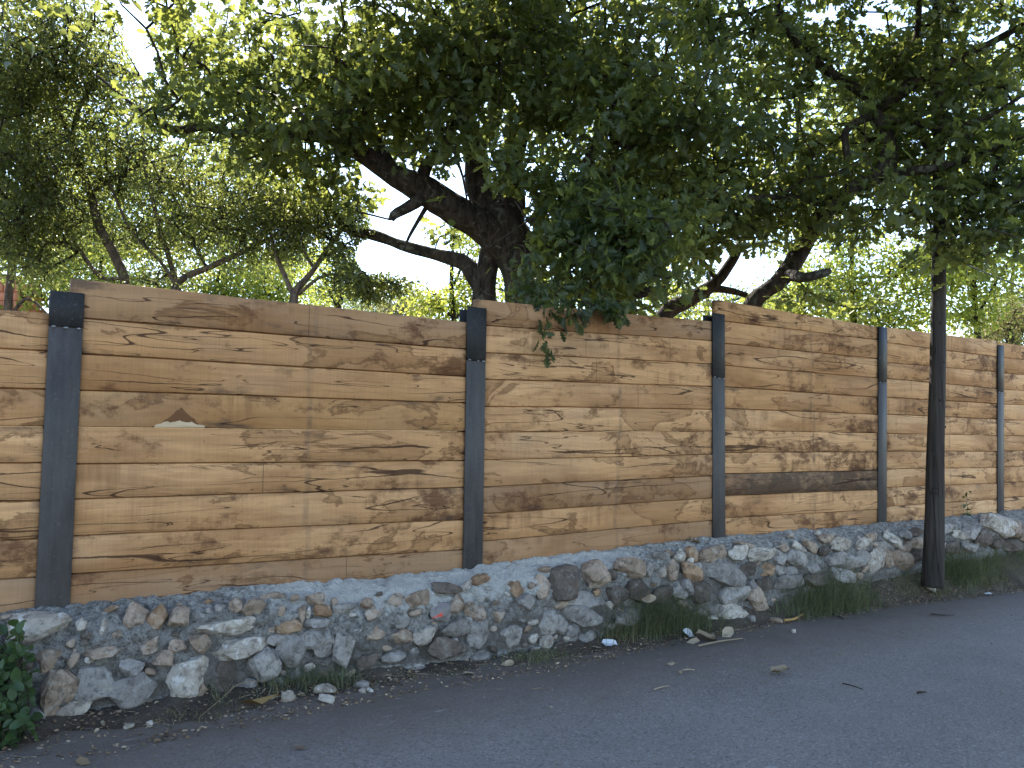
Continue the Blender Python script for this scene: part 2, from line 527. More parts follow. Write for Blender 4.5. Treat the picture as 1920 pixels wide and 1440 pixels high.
m, nt = new_mat('verge soil'); v, r_, tc = coords(nt, False)
a = noise(nt, v, 3., 5, .6); b = noise(nt, v, 40., 5, .7); c = noise(nt, v, 140., 3)
col = mix(nt, ramp(nt, a, [(.35, 0), (.65, 1)]), (.06, .045, .034), (.12, .095, .075))
col = mix(nt, ramp(nt, b, [(.55, 0), (.7, .7)]), col, (.2, .165, .13))
col = mix(nt, ramp(nt, c, [(.66, 0), (.74, .7)]), col, (.36, .33, .29))
finish(nt, col, .95, mth(nt, 'ADD', b, mth(nt, 'MULTIPLY', c, .5)), .9, .02, .1)
M['soil'] = m

m, nt = new_mat('woodland floor'); v, r_, tc = coords(nt, False)
a = noise(nt, v, .7, 6, .65); b = noise(nt, v, 12., 5, .7)
col = mix(nt, ramp(nt, a, [(.4, 0), (.6, 1)]), (.085, .065, .045), (.06, .085, .03))
col = mix(nt, ramp(nt, b, [(.5, 0), (.7, .6)]), col, (.17, .13, .08))
finish(nt, col, .95, b, .8, .03, .1)
M['floor'] = m


def mat_bark(name, c0, c1, lichen, amt, zs=.25, sc=16.):
    m, nt = new_mat(name)
    v, rnd, tc = coords(nt)
    a = noise(nt, vmul(nt, v, (1, 1, zs)), sc, 6, .65, .5)
    l = noise(nt, v, 9., 6, .7, .8)
    col = mix(nt, ramp(nt, a, [(.38, 0), (.62, 1)]), c0, c1)
    col = mix(nt, mth(nt, 'MULTIPLY', ramp(nt, l, [(.56, 0), (.64, 1)]), amt), col, lichen)
    finish(nt, col, .92, a, 1.0, .03, .15)
    return m


M['bark'] = mat_bark('oak bark', (.016, .013, .011), (.06, .047, .038), (.16, .165, .135), .5)
M['bark_pale'] = mat_bark('holm oak bark', (.05, .036, .03), (.15, .11, .088), (.22, .22, .18), .35)
M['twig'] = mat_bark('twig bark', (.022, .017, .014), (.06, .046, .036), (.1, .1, .08), .3)
m, nt = new_mat('weathered pole wood'); v, r_, tc = coords(nt)
a = noise(nt, vmul(nt, v, (1, 1, .03)), 34., 6, .65); b = noise(nt, vmul(nt, v, (1, 1, .3)), 3.5, 4)
cz = noise(nt, vmul(nt, v, (1, 1, .06)), 9., 3, .5)
crk = ramp(nt, mth(nt, 'ABSOLUTE', mth(nt, 'SUBTRACT', cz, .5)), [(.0, 1), (.014, 0)])
col = mix(nt, ramp(nt, a, [(.35, 0), (.65, 1)]), (.022, .018, .015), (.064, .053, .045))
col = mix(nt, ramp(nt, b, [(.45, 0), (.7, .5)]), col, (.035, .026, .02))
col = mix(nt, mth(nt, 'MULTIPLY', crk, .9), col, (.012, .01, .009))
finish(nt, col, .85, mth(nt, 'SUBTRACT', a, crk), .8, .008, .2)
M['pole'] = m


def mat_leaf(name, stops, trans, trans_amt=.45, rough=.45, spec=.4):
    """thin leaf: gloss and diffuse on the face, light coming through from behind"""
    m, nt = new_mat(name)
    at_ = nt.nodes.new('ShaderNodeAttribute'); at_.attribute_name = 'tint'
    v, rnd, tc = coords(nt, False)
    cl = noise(nt, v, 1.3, 3)
    f = mth(nt, 'ADD', mth(nt, 'MULTIPLY', at_.outputs['Fac'], .75), mth(nt, 'MULTIPLY', mth(nt, 'SUBTRACT', cl, .37), 1.0))
    col = ramp(nt, f, stops)
    tcol = mix(nt, ramp(nt, f, [(0., 0), (1., 1)]), trans[0], trans[1])
    p = nt.nodes.new('ShaderNodeBsdfPrincipled')
    nt.links.new(col, p.inputs['Base Color'])
    p.inputs['Roughness'].default_value = rough
    p.inputs['Specular IOR Level'].default_value = spec
    t = nt.nodes.new('ShaderNodeBsdfTranslucent')
    nt.links.new(tcol, t.inputs[0])
    mx = nt.nodes.new('ShaderNodeMixShader')
    mx.inputs[0].default_value = trans_amt
    nt.links.new(p.outputs[0], mx.inputs[1]); nt.links.new(t.outputs[0], mx.inputs[2])
    o = nt.nodes.new('ShaderNodeOutputMaterial')
    nt.links.new(mx.outputs[0], o.inputs[0])
    return m


M['leaf_oak'] = mat_leaf('oak leaf', [(.0, (.024, .038, .019)), (.5, (.036, .054, .022)), (1., (.068, .086, .03))], ((.09, .145, .045), (.58, .61, .11)), .41)
M['leaf_holm'] = mat_leaf('holm oak leaf', [(.0, (.02, .031, .018)), (.5, (.032, .046, .022)), (1., (.066, .078, .03))], ((.10, .155, .05), (.56, .58, .12)), .41, .38, .5)
M['leaf_lime'] = mat_leaf('sunlit glow leaf', [(.0, (.06, .1, .02)), (.5, (.09, .13, .025)), (1., (.13, .15, .03))], ((.34, .45, .07), (.62, .6, .10)), .55)  # bright, see-through leaf colour puts the sunlit glow into the material
M['leaf_olive'] = mat_leaf('dry olive leaf', [(.0, (.11, .11, .05)), (.5, (.16, .15, .07)), (1., (.21, .18, .09))], ((.3, .3, .1), (.42, .36, .12)), .4, .6)
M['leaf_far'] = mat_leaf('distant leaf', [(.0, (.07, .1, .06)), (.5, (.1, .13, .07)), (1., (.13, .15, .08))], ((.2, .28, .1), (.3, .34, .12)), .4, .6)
M['leaf_bush'] = mat_leaf('shrub leaf', [(.0, (.028, .052, .02)), (.5, (.042, .074, .026)), (1., (.062, .1, .036))], ((.09, .18, .035), (.14, .23, .045)), .28, .5)
M['grass'] = mat_leaf('grass blade', [(.0, (.075, .09, .045)), (.6, (.17, .18, .095)), (.85, (.19, .16, .085)), (1., (.30, .23, .13))], ((.1, .18, .03), (.25, .24, .06)), .25, .6)
M['dead'] = mat_leaf('dead leaf', [(.0, (.09, .055, .03)), (.5, (.2, .135, .075)), (1., (.46, .37, .26))], ((.2, .12, .05), (.4, .3, .18)), .12, .7)
M['husk'] = mat_leaf('ochre husk', [(.0, (.36, .21, .07)), (.5, (.42, .26, .09)), (1., (.5, .32, .13))], ((.4, .2, .05), (.5, .3, .1)), .12, .6)
M['paper'] = mat_leaf('white paper scrap', [(.0, (.6, .6, .62)), (1., (.8, .8, .8))], ((.5, .5, .5), (.6, .6, .6)), .1, .8)
m, nt = new_mat('terracotta'); v, r_, tc = coords(nt)
finish(nt, mix(nt, noise(nt, v, 6., 4), (.52, .17, .09), (.66, .27, .16)), .85, noise(nt, v, 40., 4), .5, .01)
M['terracotta'] = m
m, nt = new_mat('black cable'); finish(nt, (.02, .02, .022), .6)
M['cable'] = m


# ------------------------------------------------------------------ shape helpers
def tube(pts, rad, sides=8, bark=0.0, seed=0, step=None):
    """swept tube along a smooth path -> verts, quads, caps"""
    pts = np.asarray(pts, float); rad = np.asarray(rad, float)
    if step:
        L = np.concatenate([[0], np.cumsum(np.linalg.norm(np.diff(pts, axis=0), axis=1))])
        n = max(3, int(L[-1] / step) + 1)
        t = np.linspace(0, L[-1], n)
        # catmull-rom by hand
        idx = np.clip(np.searchsorted(L, t, side='right') - 1, 0, len(pts) - 2)
        f = ((t - L[idx]) / np.maximum(L[idx + 1] - L[idx], 1e-6))[:, None]
        a = pts[np.clip(idx - 1, 0, None)]; b = pts[idx]; c = pts[idx + 1]; d = pts[np.clip(idx + 2, None, len(pts) - 1)]
        sm = .5 * ((2 * b) + (-a + c) * f + (2 * a - 5 * b + 4 * c - d) * f ** 2 + (-a + 3 * b - 3 * c + d) * f ** 3)
        rad = np.interp(t, L, rad); pts = sm
    n = len(pts)
    tang = np.gradient(pts, axis=0)
    tang /= np.linalg.norm(tang, axis=1)[:, None] + 1e-9
    ref = np.array([.31, .92, .2]); ref /= np.linalg.norm(ref)
    e1 = np.cross(tang, ref); e1 /= np.linalg.norm(e1, axis=1)[:, None] + 1e-9
    e2 = np.cross(tang, e1)
    an = np.linspace(0, 2 * PI, sides, endpoint=False)
    ring = (np.cos(an)[None, :, None] * e1[:, None, :] + np.sin(an)[None, :, None] * e2[:, None, :])
    R = np.repeat(rad[:, None], sides, 1)
    V = pts[:, None, :] + ring * R[..., None]
    if bark > 0:
        q = V.reshape(-1, 3)
        dn = fbm(q * np.array([9, 9, 5.]), 3, seed) * bark + fbm(q * 2.3, 2, seed + 5) * bark
        V = pts[:, None, :] + ring * (R * (1 + dn.reshape(n, sides)))[..., None]
    V = V.reshape(-1, 3)
    i = np.arange(n - 1)[:, None] * sides; j = np.arange(sides)[None, :]; k = (j + 1) % sides
    Q = np.stack([i + j, i + k, i + sides + k, i + sides + j], -1).reshape(-1, 4)
    caps = np.array([np.arange(sides)[::-1], np.arange(sides) + (n - 1) * sides])
    return V, [Q, caps]


def join(parts):
    """list of (verts, [faces]) -> one"""
    vs, by, off = [], {}, 0
    for v, fs in parts:
        for f in fs:
            by.setdefault(f.shape[1], []).append(f + off)
        vs.append(v); off += len(v)
    return np.concatenate(vs), [np.concatenate(x) for x in by.values()]


def box(lo, hi, frame=None):
    (x0, y0, z0), (x1, y1, z1) = lo, hi
    v = np.array([[x, y, z] for x in (x0, x1) for y in (y0, y1) for z in (z0, z1)], float)
    f = np.array([[0, 1, 3, 2], [4, 6, 7, 5], [0, 4, 5, 1], [2, 3, 7, 6], [0, 2, 6, 4], [1, 5, 7, 3]])
    return v, [f]


def rounded_box(lo, hi, r=.003):
    """box with all edges chamfered"""
    bm = bmesh.new()
    bmesh.ops.create_cube(bm, size=1)
    lo, hi = np.array(lo, float), np.array(hi, float)
    for vv in bm.verts:
        vv.co = Vector((lo + hi) / 2 + np.array(vv.co) * (hi - lo))
    bmesh.ops.bevel(bm, geom=list(bm.edges), offset=r, segments=1, affect='EDGES')
    bm.verts.index_update()
    v = np.array([x.co[:] for x in bm.verts])
    by = {}
    for f_ in bm.faces: by.setdefault(len(f_.verts), []).append([x.index for x in f_.verts])
    bm.free()
    return v, [np.array(x) for x in by.values()]


def frame_pts(v, s, n, z):                  # local fence frame (x along, y behind, z up) -> world
    v = np.asarray(v)
    return P0 + U * (s + v[:, 0:1]) + NRM * (n + v[:, 1:2]) + np.array([0, 0, 1.]) * (z + v[:, 2:3])


# ------------------------------------------------------------------ leaf shapes
def leaf_shape(half, fold=.25, curl=.15):
    """half outline [(along, across)...] -> verts, two faces folded along the midrib"""
    k = len(half)
    v = []
    for x, w in half: v.append((x, w, fold * w - curl * x * x))
    for x, w in half[1:-1]: v.append((x, -w, fold * w - curl * x * x))
    f1 = list(range(k))
    f2 = [0] + list(range(2 * k - 3, k - 1, -1))
    f2 = [0, k - 1] + [k + i for i in range(k - 2)][::-1]
    return np.array(v, float), np.array([f1[::-1], f2[::-1] if False else f2[::-1]])


OAK = leaf_shape([(0, 0), (.13, .04), (.25, .21), (.35, .10), (.50, .34), (.58, .15), (.74, .33), (.82, .16), (.93, .16), (1, 0)], .3, .18)
OAKS = leaf_shape([(0, 0), (.2, .2), (.34, .1), (.54, .34), (.66, .15), (.82, .27), (1, 0)], .3, .15)
OVAL = leaf_shape([(0, 0), (.25, .2), (.6, .24), (1, 0)], .3, .2)
HUSK = leaf_shape([(0, 0), (.2, .07), (.5, .115), (.75, .09), (.92, .05), (1, 0)], .3, .1)
ROUND = leaf_shape([(0, 0), (.16, .15), (.4, .29), (.68, .29), (.9, .16), (1, 0)], .25, .2)


def unit(v):
    return v / (np.linalg.norm(v, axis=-1, keepdims=True) + 1e-9)


def leaf_frames(n, rng, out=None, up=.75, droop=.25, outw=.8):
    t = rng.normal(size=(n, 3))
    t = unit(t) * .9
    if out is not None: t = t + out * outw
    t[:, 2] -= droop
    t = unit(t)
    nn = unit(rng.normal(size=(n, 3))) * .8 + np.array([0, 0, up])
    nn = unit(nn - (nn * t).sum(1, keepdims=True) * t)
    b = np.cross(nn, t)
    return t, b, nn


def leaves_mesh(shape, pos, t, b, nn, size, tint):
    v, f = shape
    V = pos[:, None, :] + size[:, None, None] * (v[None, :, 0:1] * t[:, None] + v[None, :, 1:2] * b[:, None] + v[None, :, 2:3] * nn[:, None])
    n, k = len(pos), len(v)
    Fc = (f[None] + (np.arange(n) * k)[:, None, None]).reshape(-1, f.shape[1])
    return V.reshape(-1, 3), Fc, np.repeat(tint, k)


def project(p):
    q = (np.asarray(p) - CO) @ CR
    return CX + F * q[:, 0] / -q[:, 2], CY - F * q[:, 1] / -q[:, 2]


# openings in the foliage where the sky shows
GAPS = [(255, 40, 26, 60), (272, 112, 26, 30), (760, 478, 85, 38), (700, 480, 35, 35), (722, 405, 34, 26), (985, 378, 17, 30),
        (1385, 492, 46, 24), (1340, 525, 26, 16), (585, 272, 38, 12), (1885, 60, 34, 22), (1650, 38, 50, 16), (1530, 18, 20, 14),
        (1560, 20, 18, 12), (705, 300, 16, 10), (820, 520, 25, 25), (330, 260, 16, 8), (1900, 190, 18, 14), (14, 552, 22, 24)]


TRUNK_CLEAR = [(930, 430, 72, 80), (905, 545, 34, 60), (978, 520, 24, 60), (880, 350, 40, 60), (775, 345, 62, 36), (695, 300, 40, 22)]


def in_gap(p, extra=()):
    x, y = project(p)
    r = np.zeros(len(p), bool)
    for cx, cy, rx, ry in [*GAPS, *extra]:
        r |= ((x - cx) / rx) ** 2 + ((y - cy) / ry) ** 2 < 1
    return r


def grow_twigs(limb_pts, centres, rng, r0=.0045, rmax=.035):
    """joins every cluster centre to the nearest wood, nearest first; radii grow with what they carry"""
    nodes = [*limb_pts]
    par = [-1] * len(nodes)
    A = np.array(nodes)
    d = np.min(np.linalg.norm(centres[:, None, :] - A[None, ::2, :], axis=2), axis=1)
    buf = np.zeros((len(nodes) + len(centres) * 8, 3)); buf[:len(nodes)] = A
    cnt = len(nodes); nl = cnt
    tips = []
    for ci in np.argsort(d):
        c = centres[ci]
        dist = np.linalg.norm(buf[:cnt] - c, axis=1)
        j = int(np.argmin(dist)); L = dist[j]
        k = int(np.clip(L / .22, 1, 7))
        a = buf[j].copy(); last = j
        side = rng.normal(size=3) * .12 * L
        side[2] += .10 * L
        for i in range(1, k + 1):
            f = i / k
            p = a + (c - a) * f + side * math.sin(PI * f) + rng.normal(size=3) * .012
            buf[cnt] = p; par.append(last); last = cnt; cnt += 1
        tips.append(last)
    load = np.zeros(cnt)
    for t_ in tips:
        load[t_] += 1
    for i in range(cnt - 1, nl - 1, -1):
        load[par[i]] += load[i]
    rad = np.minimum(r0 * np.sqrt(load + 1), rmax)
    segs = []
    P = buf[:cnt]
    i = np.arange(nl, cnt); pi = np.array(par)[i]
    a, b = P[pi], P[i]
    ra = np.where(pi < nl, rad[i], rad[pi]); rb = rad[i]
    t = unit(b - a); e1 = unit(np.cross(t, np.array([.3, .8, .5]))); e2 = np.cross(t, e1)
    an = np.array([0, 2.094, 4.189])
    ring = np.cos(an)[None, :, None] * e1[:, None] + np.sin(an)[None, :, None] * e2[:, None]
    V = np.concatenate([a[:, None] + ring * ra[:, None, None], b[:, None] + ring * rb[:, None, None]], 1)
    n = len(i); off = (np.arange(n) * 6)[:, None, None]
    q = np.array([[0, 1, 4, 3], [1, 2, 5, 4], [2, 0, 3, 5]])
    return V.reshape(-1, 3), (q[None] + off).reshape(-1, 4)


DENS = {}


def ellipsoid_centres(spec, rng, dens=1.0):
    """spec: (px, py, Y, rx, ry, rz, count)"""
    out = []
    for px, py, Y, rx, ry, rz, n in spec:
        n = max(3, int(n * dens))
        c = at(px, py, Y)
        m_ = max(2, n // 3)
        d = unit(rng.normal(size=(m_, 3))) * (rng.random((m_, 1)) ** .42)
        d = d[rng.integers(0, m_, n)] * np.array([rx, ry, rz]) + rng.normal(size=(n, 3)) * min(.19, .3 * rx) * np.array([1, 1, .7])
        out.append(c + d)
    return np.concatenate(out)


def cluster_leaves(centres, per, sig, rng, flat=.6):
    n = len(centres)
    k = per
    off = rng.normal(size=(n, k, 3)) * sig * np.array([1, 1, flat])
    # each cluster leans along a twig direction
    dirv = unit(rng.normal(size=(n, 1, 3)) * np.array([1, 1, .5]))
    off = off + dirv * rng.uniform(-1.3, 1.3, size=(n, k, 1)) * sig
    pos = centres[:, None] + off
    out = unit(off)
    cl = np.repeat(rng.random((n, 1)), k, 1)
    return pos.reshape(-1, 3), out.reshape(-1, 3), cl.ravel()


BUDGET = {'leaves': 0}


def build_tree(name, label, cat, group, base, limbs, crown, mat, shape, size, per, sig, seed,
               bark='bark', extra=None, hero=None, droop=.25, sides=10, high=None, dens=.45, clear=False, sun_block=None):
    """limbs: list of (part_name, [(px,py,Y,radius_px)...]) ; crown: ellipsoids ; extra: hanging sprays whose leaves are single parts"""
    rng = np.random.default_rng(seed)
    root = empty(name, base, label, cat, group)
    lp = []
    for li, (nm, pts) in enumerate(limbs):
        P = np.array([at(x, y, Y) if not isinstance(x, np.ndarray) else x for x, y, Y, r in pts])
        R = np.array([r * Y / F for x, y, Y, r in pts])
        v, f = tube(P, R, sides, .10 if R.max() > .05 else .03, seed + li, step=max(.05, R.max() * .6))
        part(nm, v, f, M[bark], root, smooth=True)
        n = max(4, int(np.linalg.norm(np.diff(P, axis=0), axis=1).sum() / .12))
        t = np.linspace(0, len(P) - 1, n)
        lp.append(np.stack([np.interp(t, np.arange(len(P)), P[:, a]) for a in range(3)], 1))
    lp = np.concatenate(lp)
    C = ellipsoid_centres(crown, rng, dens)
    C = C[~in_gap(C)]
    pos, out, cl = cluster_leaves(C, per, sig, rng)
    ok = ~in_gap(pos, TRUNK_CLEAR if clear else ())
    ok &= ((pos - P0) @ NRM > .2) | (pos[:, 2] > 2.75)
    pos, out, cl = pos[ok], out[ok], cl[ok]
    tv, tf = grow_twigs(lp, C, rng)
    o = part('twig', tv, tf, M['twig'], root)
    o['kind'] = 'stuff'
    n = len(pos)
    t, b, nn = leaf_frames(n, rng, out, droop=droop)
    tint = np.clip(cl * .45 + rng.random(n) * .55, 0, 1)
    sz = size * rng.uniform(.5, 1.2, n)
    V, Fc, T = leaves_mesh(shape, pos, t, b, nn, sz, tint)
    BUDGET['leaves'] += n
    faces = [Fc]
    for hh_ in (high, sun_block):                  # unseen leaves above the picture, added to keep sun off the road
        if hh_ is None: continue
        c0, rr, cnt, pk = hh_
        d = unit(rng.normal(size=(cnt, 3))) * (rng.random((cnt, 1)) ** .4)
        C2 = np.array(c0) + d * np.array(rr)
        p2, o2, cl2 = cluster_leaves(C2, pk, .3, rng)
        t2, b2, n2 = leaf_frames(len(p2), rng, o2)
        V2, F2, T2 = leaves_mesh(OVAL, p2, t2, b2, n2, .13 * rng.uniform(.7, 1.2, len(p2)), rng.random(len(p2)))
        faces.append(F2 + len(V))
        V = np.concatenate([V, V2]); T = np.concatenate([T, T2])
    if len(faces) > 1 and faces[0].shape[1] == faces[1].shape[1]: faces = [np.concatenate(faces)]
    o = part('crown', V, faces, M[mat], root, tint=T)
    o['kind'] = 'stuff'
    return root


def leaf_parts(root, shape, mat, pos, t, b, nn, size, tint, name='leaf'):
    """single leaves as parts, sharing a few meshes"""
    b0 = base_of(root)
    meshes = []
    for k in range(6):
        v = shape[0].copy()
        v[:, 2] += .05 * np.sin(v[:, 0] * 5 + k) * (.4 + .1 * k)
        v[:, 1] *= .88 + .05 * k
        meshes.append(mesh_np('leaf', v, shape[1], mat, tint=np.full(len(v), k / 5)))
    for i in range(len(pos)):
        o = bpy.data.objects.new(name, meshes[int(tint[i] * 5.99)])
        link(o, root)
        mt = Matrix(((t[i][0], b[i][0], nn[i][0]), (t[i][1], b[i][1], nn[i][1]), (t[i][2], b[i][2], nn[i][2])))
        o.matrix_local = Matrix.Translation(Vector([float(x) for x in pos[i] - b0])) @ (mt * float(size[i])).to_4x4()


# ================================================================== THE SETTING
# ground: one sheet, following the slope along the road, stepping up behind the wall
LEDGE_PX = [(-60, 1158), (0, 1152), (135, 1136), (400, 1110), (700, 1085), (870, 1068), (905, 1063), (1100, 1038), (1337, 1010), (1362, 1008), (1500, 996), (1647, 984), (1665, 983), (1870, 962), (1920, 957)]
_led = np.array([(sn(hit(x, y, .015))[0], hit(x, y, .015)[2]) for x, y in LEDGE_PX])


def ledge_z(s):
    return np.interp(s, _led[:, 0], _led[:, 1])


FOOT_PX = [(-60, 1385), (100, 1366), (400, 1318), (640, 1283), (890, 1252), (1100, 1212), (1300, 1165), (1420, 1140), (1560, 1100), (1650, 1078), (1720, 1066), (1800, 1046), (1920, 1026)]
_foot = np.array([(sn(hit(x, y, -.33))[0], hit(x, y, -.33)[2]) for x, y in FOOT_PX])


def foot_z(s):
    return np.interp(s, _foot[:, 0], _foot[:, 1])


gs = np.concatenate([[-300, -120, -60], np.linspace(-25, 25, 41), [60, 120, 300]])
gn = np.array([-300, -120, -60, -30, -14, -9, -7.2, -6, -4, -2, -.9, -.2, -.12, -.05, .3, 1, 3, 6, 10, 16, 25, 40, 70, 140, 300.])
V = []
for n_ in gn:
    for s_ in gs:
        z = road_z(s_) - (.07 if -8 < n_ < 0 else .012)
        if n_ > -.15: z = float(ledge_z(np.clip(s_, -3, 11))) - .06
        V.append(W(s_, n_, z))
k = len(gs)
i, j = np.meshgrid(np.arange(len(gn) - 1), np.arange(k - 1), indexing='ij')
Q = np.stack([i * k + j, i * k + j + 1, (i + 1) * k + j + 1, (i + 1) * k + j], -1).reshape(-1, 4)
g = obj('ground', mesh_np('ground', np.array(V), Q, M['floor']))
tag(g, 'woodland ground behind the fence and beyond the road', kind='structure')

# road sheet in its own frame so that its material knows the distance from the fence
rs = np.linspace(-40, 40, 161); rn = np.linspace(-6.6, -.3, 22)
V = np.array([[s_, n_, road_z(s_)] for n_ in rn for s_ in rs])
V[:, 2] += .008 * fbm(V * np.array([.5, .8, 0]) + 3, 3, 5) - .012 * np.exp(-((V[:, 1] + 1.6) / .8) ** 2)
k = len(rs)
i, j = np.meshgrid(np.arange(len(rn) - 1), np.arange(k - 1), indexing='ij')
Q = np.stack([i * k + j, i * k + j + 1, (i + 1) * k + j + 1, (i + 1) * k + j], -1).reshape(-1, 4)
rd = obj('road', mesh_np('road', V, Q, M['asphalt'], smooth=True))
rd.matrix_world = Matrix(((U[0], NRM[0], 0, P0[0]), (U[1], NRM[1], 0, P0[1]), (0, 0, 1, 0), (0, 0, 0, 1)))
tag(rd, 'worn grey asphalt lane in the shade of the trees', kind='structure')

# dirt verge between wall and asphalt
EDGE_PX = [(-150, 1462), (0, 1425), (250, 1388), (500, 1340), (800, 1284), (1000, 1252), (1250, 1203), (1440, 1168), (1560, 1150), (1700, 1130), (1920, 1104)]
_edge = np.array([sn(hit_road(x, y)) for x, y in EDGE_PX])
_edge = np.concatenate([[[-6, _edge[0, 1]]], _edge, [[14, _edge[-1, 1]]]])


def edge_n(s):
    return np.interp(s, _edge[:, 0], _edge[:, 1])


vs_ = np.linspace(-3.5, 11.5, 520); vf = np.linspace(0, 1, 18)
V = []
for s_ in vs_:
    en = float(edge_n(s_)) + .07 * float(fbm(np.array([[s_ * 2.2, 1.3, 0]]), 4, 3)[0])
    fz = float(foot_z(s_)) + .015; rz = road_z(s_) - .012
    for f in vf:
        n_ = -.22 + (en + .22) * f
        prof = (1 - f) ** 1.25
        V.append((s_, n_, rz + (fz - rz) * prof + .018 * (1 - f * .75)))
V = np.array(V)
V[:, 2] += (.016 * fbm(V * 7, 4, 9)) * (1 - .7 * np.tile(vf, len(vs_)))
V[np.tile(vf, len(vs_)) == 1, 2] -= .02
k = len(vf)
i, j = np.meshgrid(np.arange(len(vs_) - 1), np.arange(k - 1), indexing='ij')
Q = np.stack([i * k + j, (i + 1) * k + j, (i + 1) * k + j + 1, i * k + j + 1], -1).reshape(-1, 4)
VERGE = V
vg = obj('verge', mesh_np('verge', frame_pts(V, 0, 0, 0), Q, M['soil'], smooth=True))
tag(vg, 'strip of bare brown soil between the wall and the asphalt', kind='structure')


def verge_z(s, n):
    e = float(edge_n(s)); f = np.clip((n + .22) / (e + .22), 0, 1)
    rz = road_z(s) - .012
    if n < e: return road_z(s)
    return rz + (float(foot_z(s)) + .015 - rz) * (1 - f) ** 1.25 + .018 * (1 - f * .75)


def hit_soil(px, py):
    """the point of verge or road seen there"""
    d = ray(px, py)
    lo = hit_road(px, py)
    for tt in np.linspace(.15, 1.03, 700):
        p = CO + (lo - CO) * tt
        s_, n_ = sn(p)
        if n_ > -.2: return CO + (lo - CO) * (tt - .004)
        if p[2] <= verge_z(s_, n_) + .002: return p
    return lo


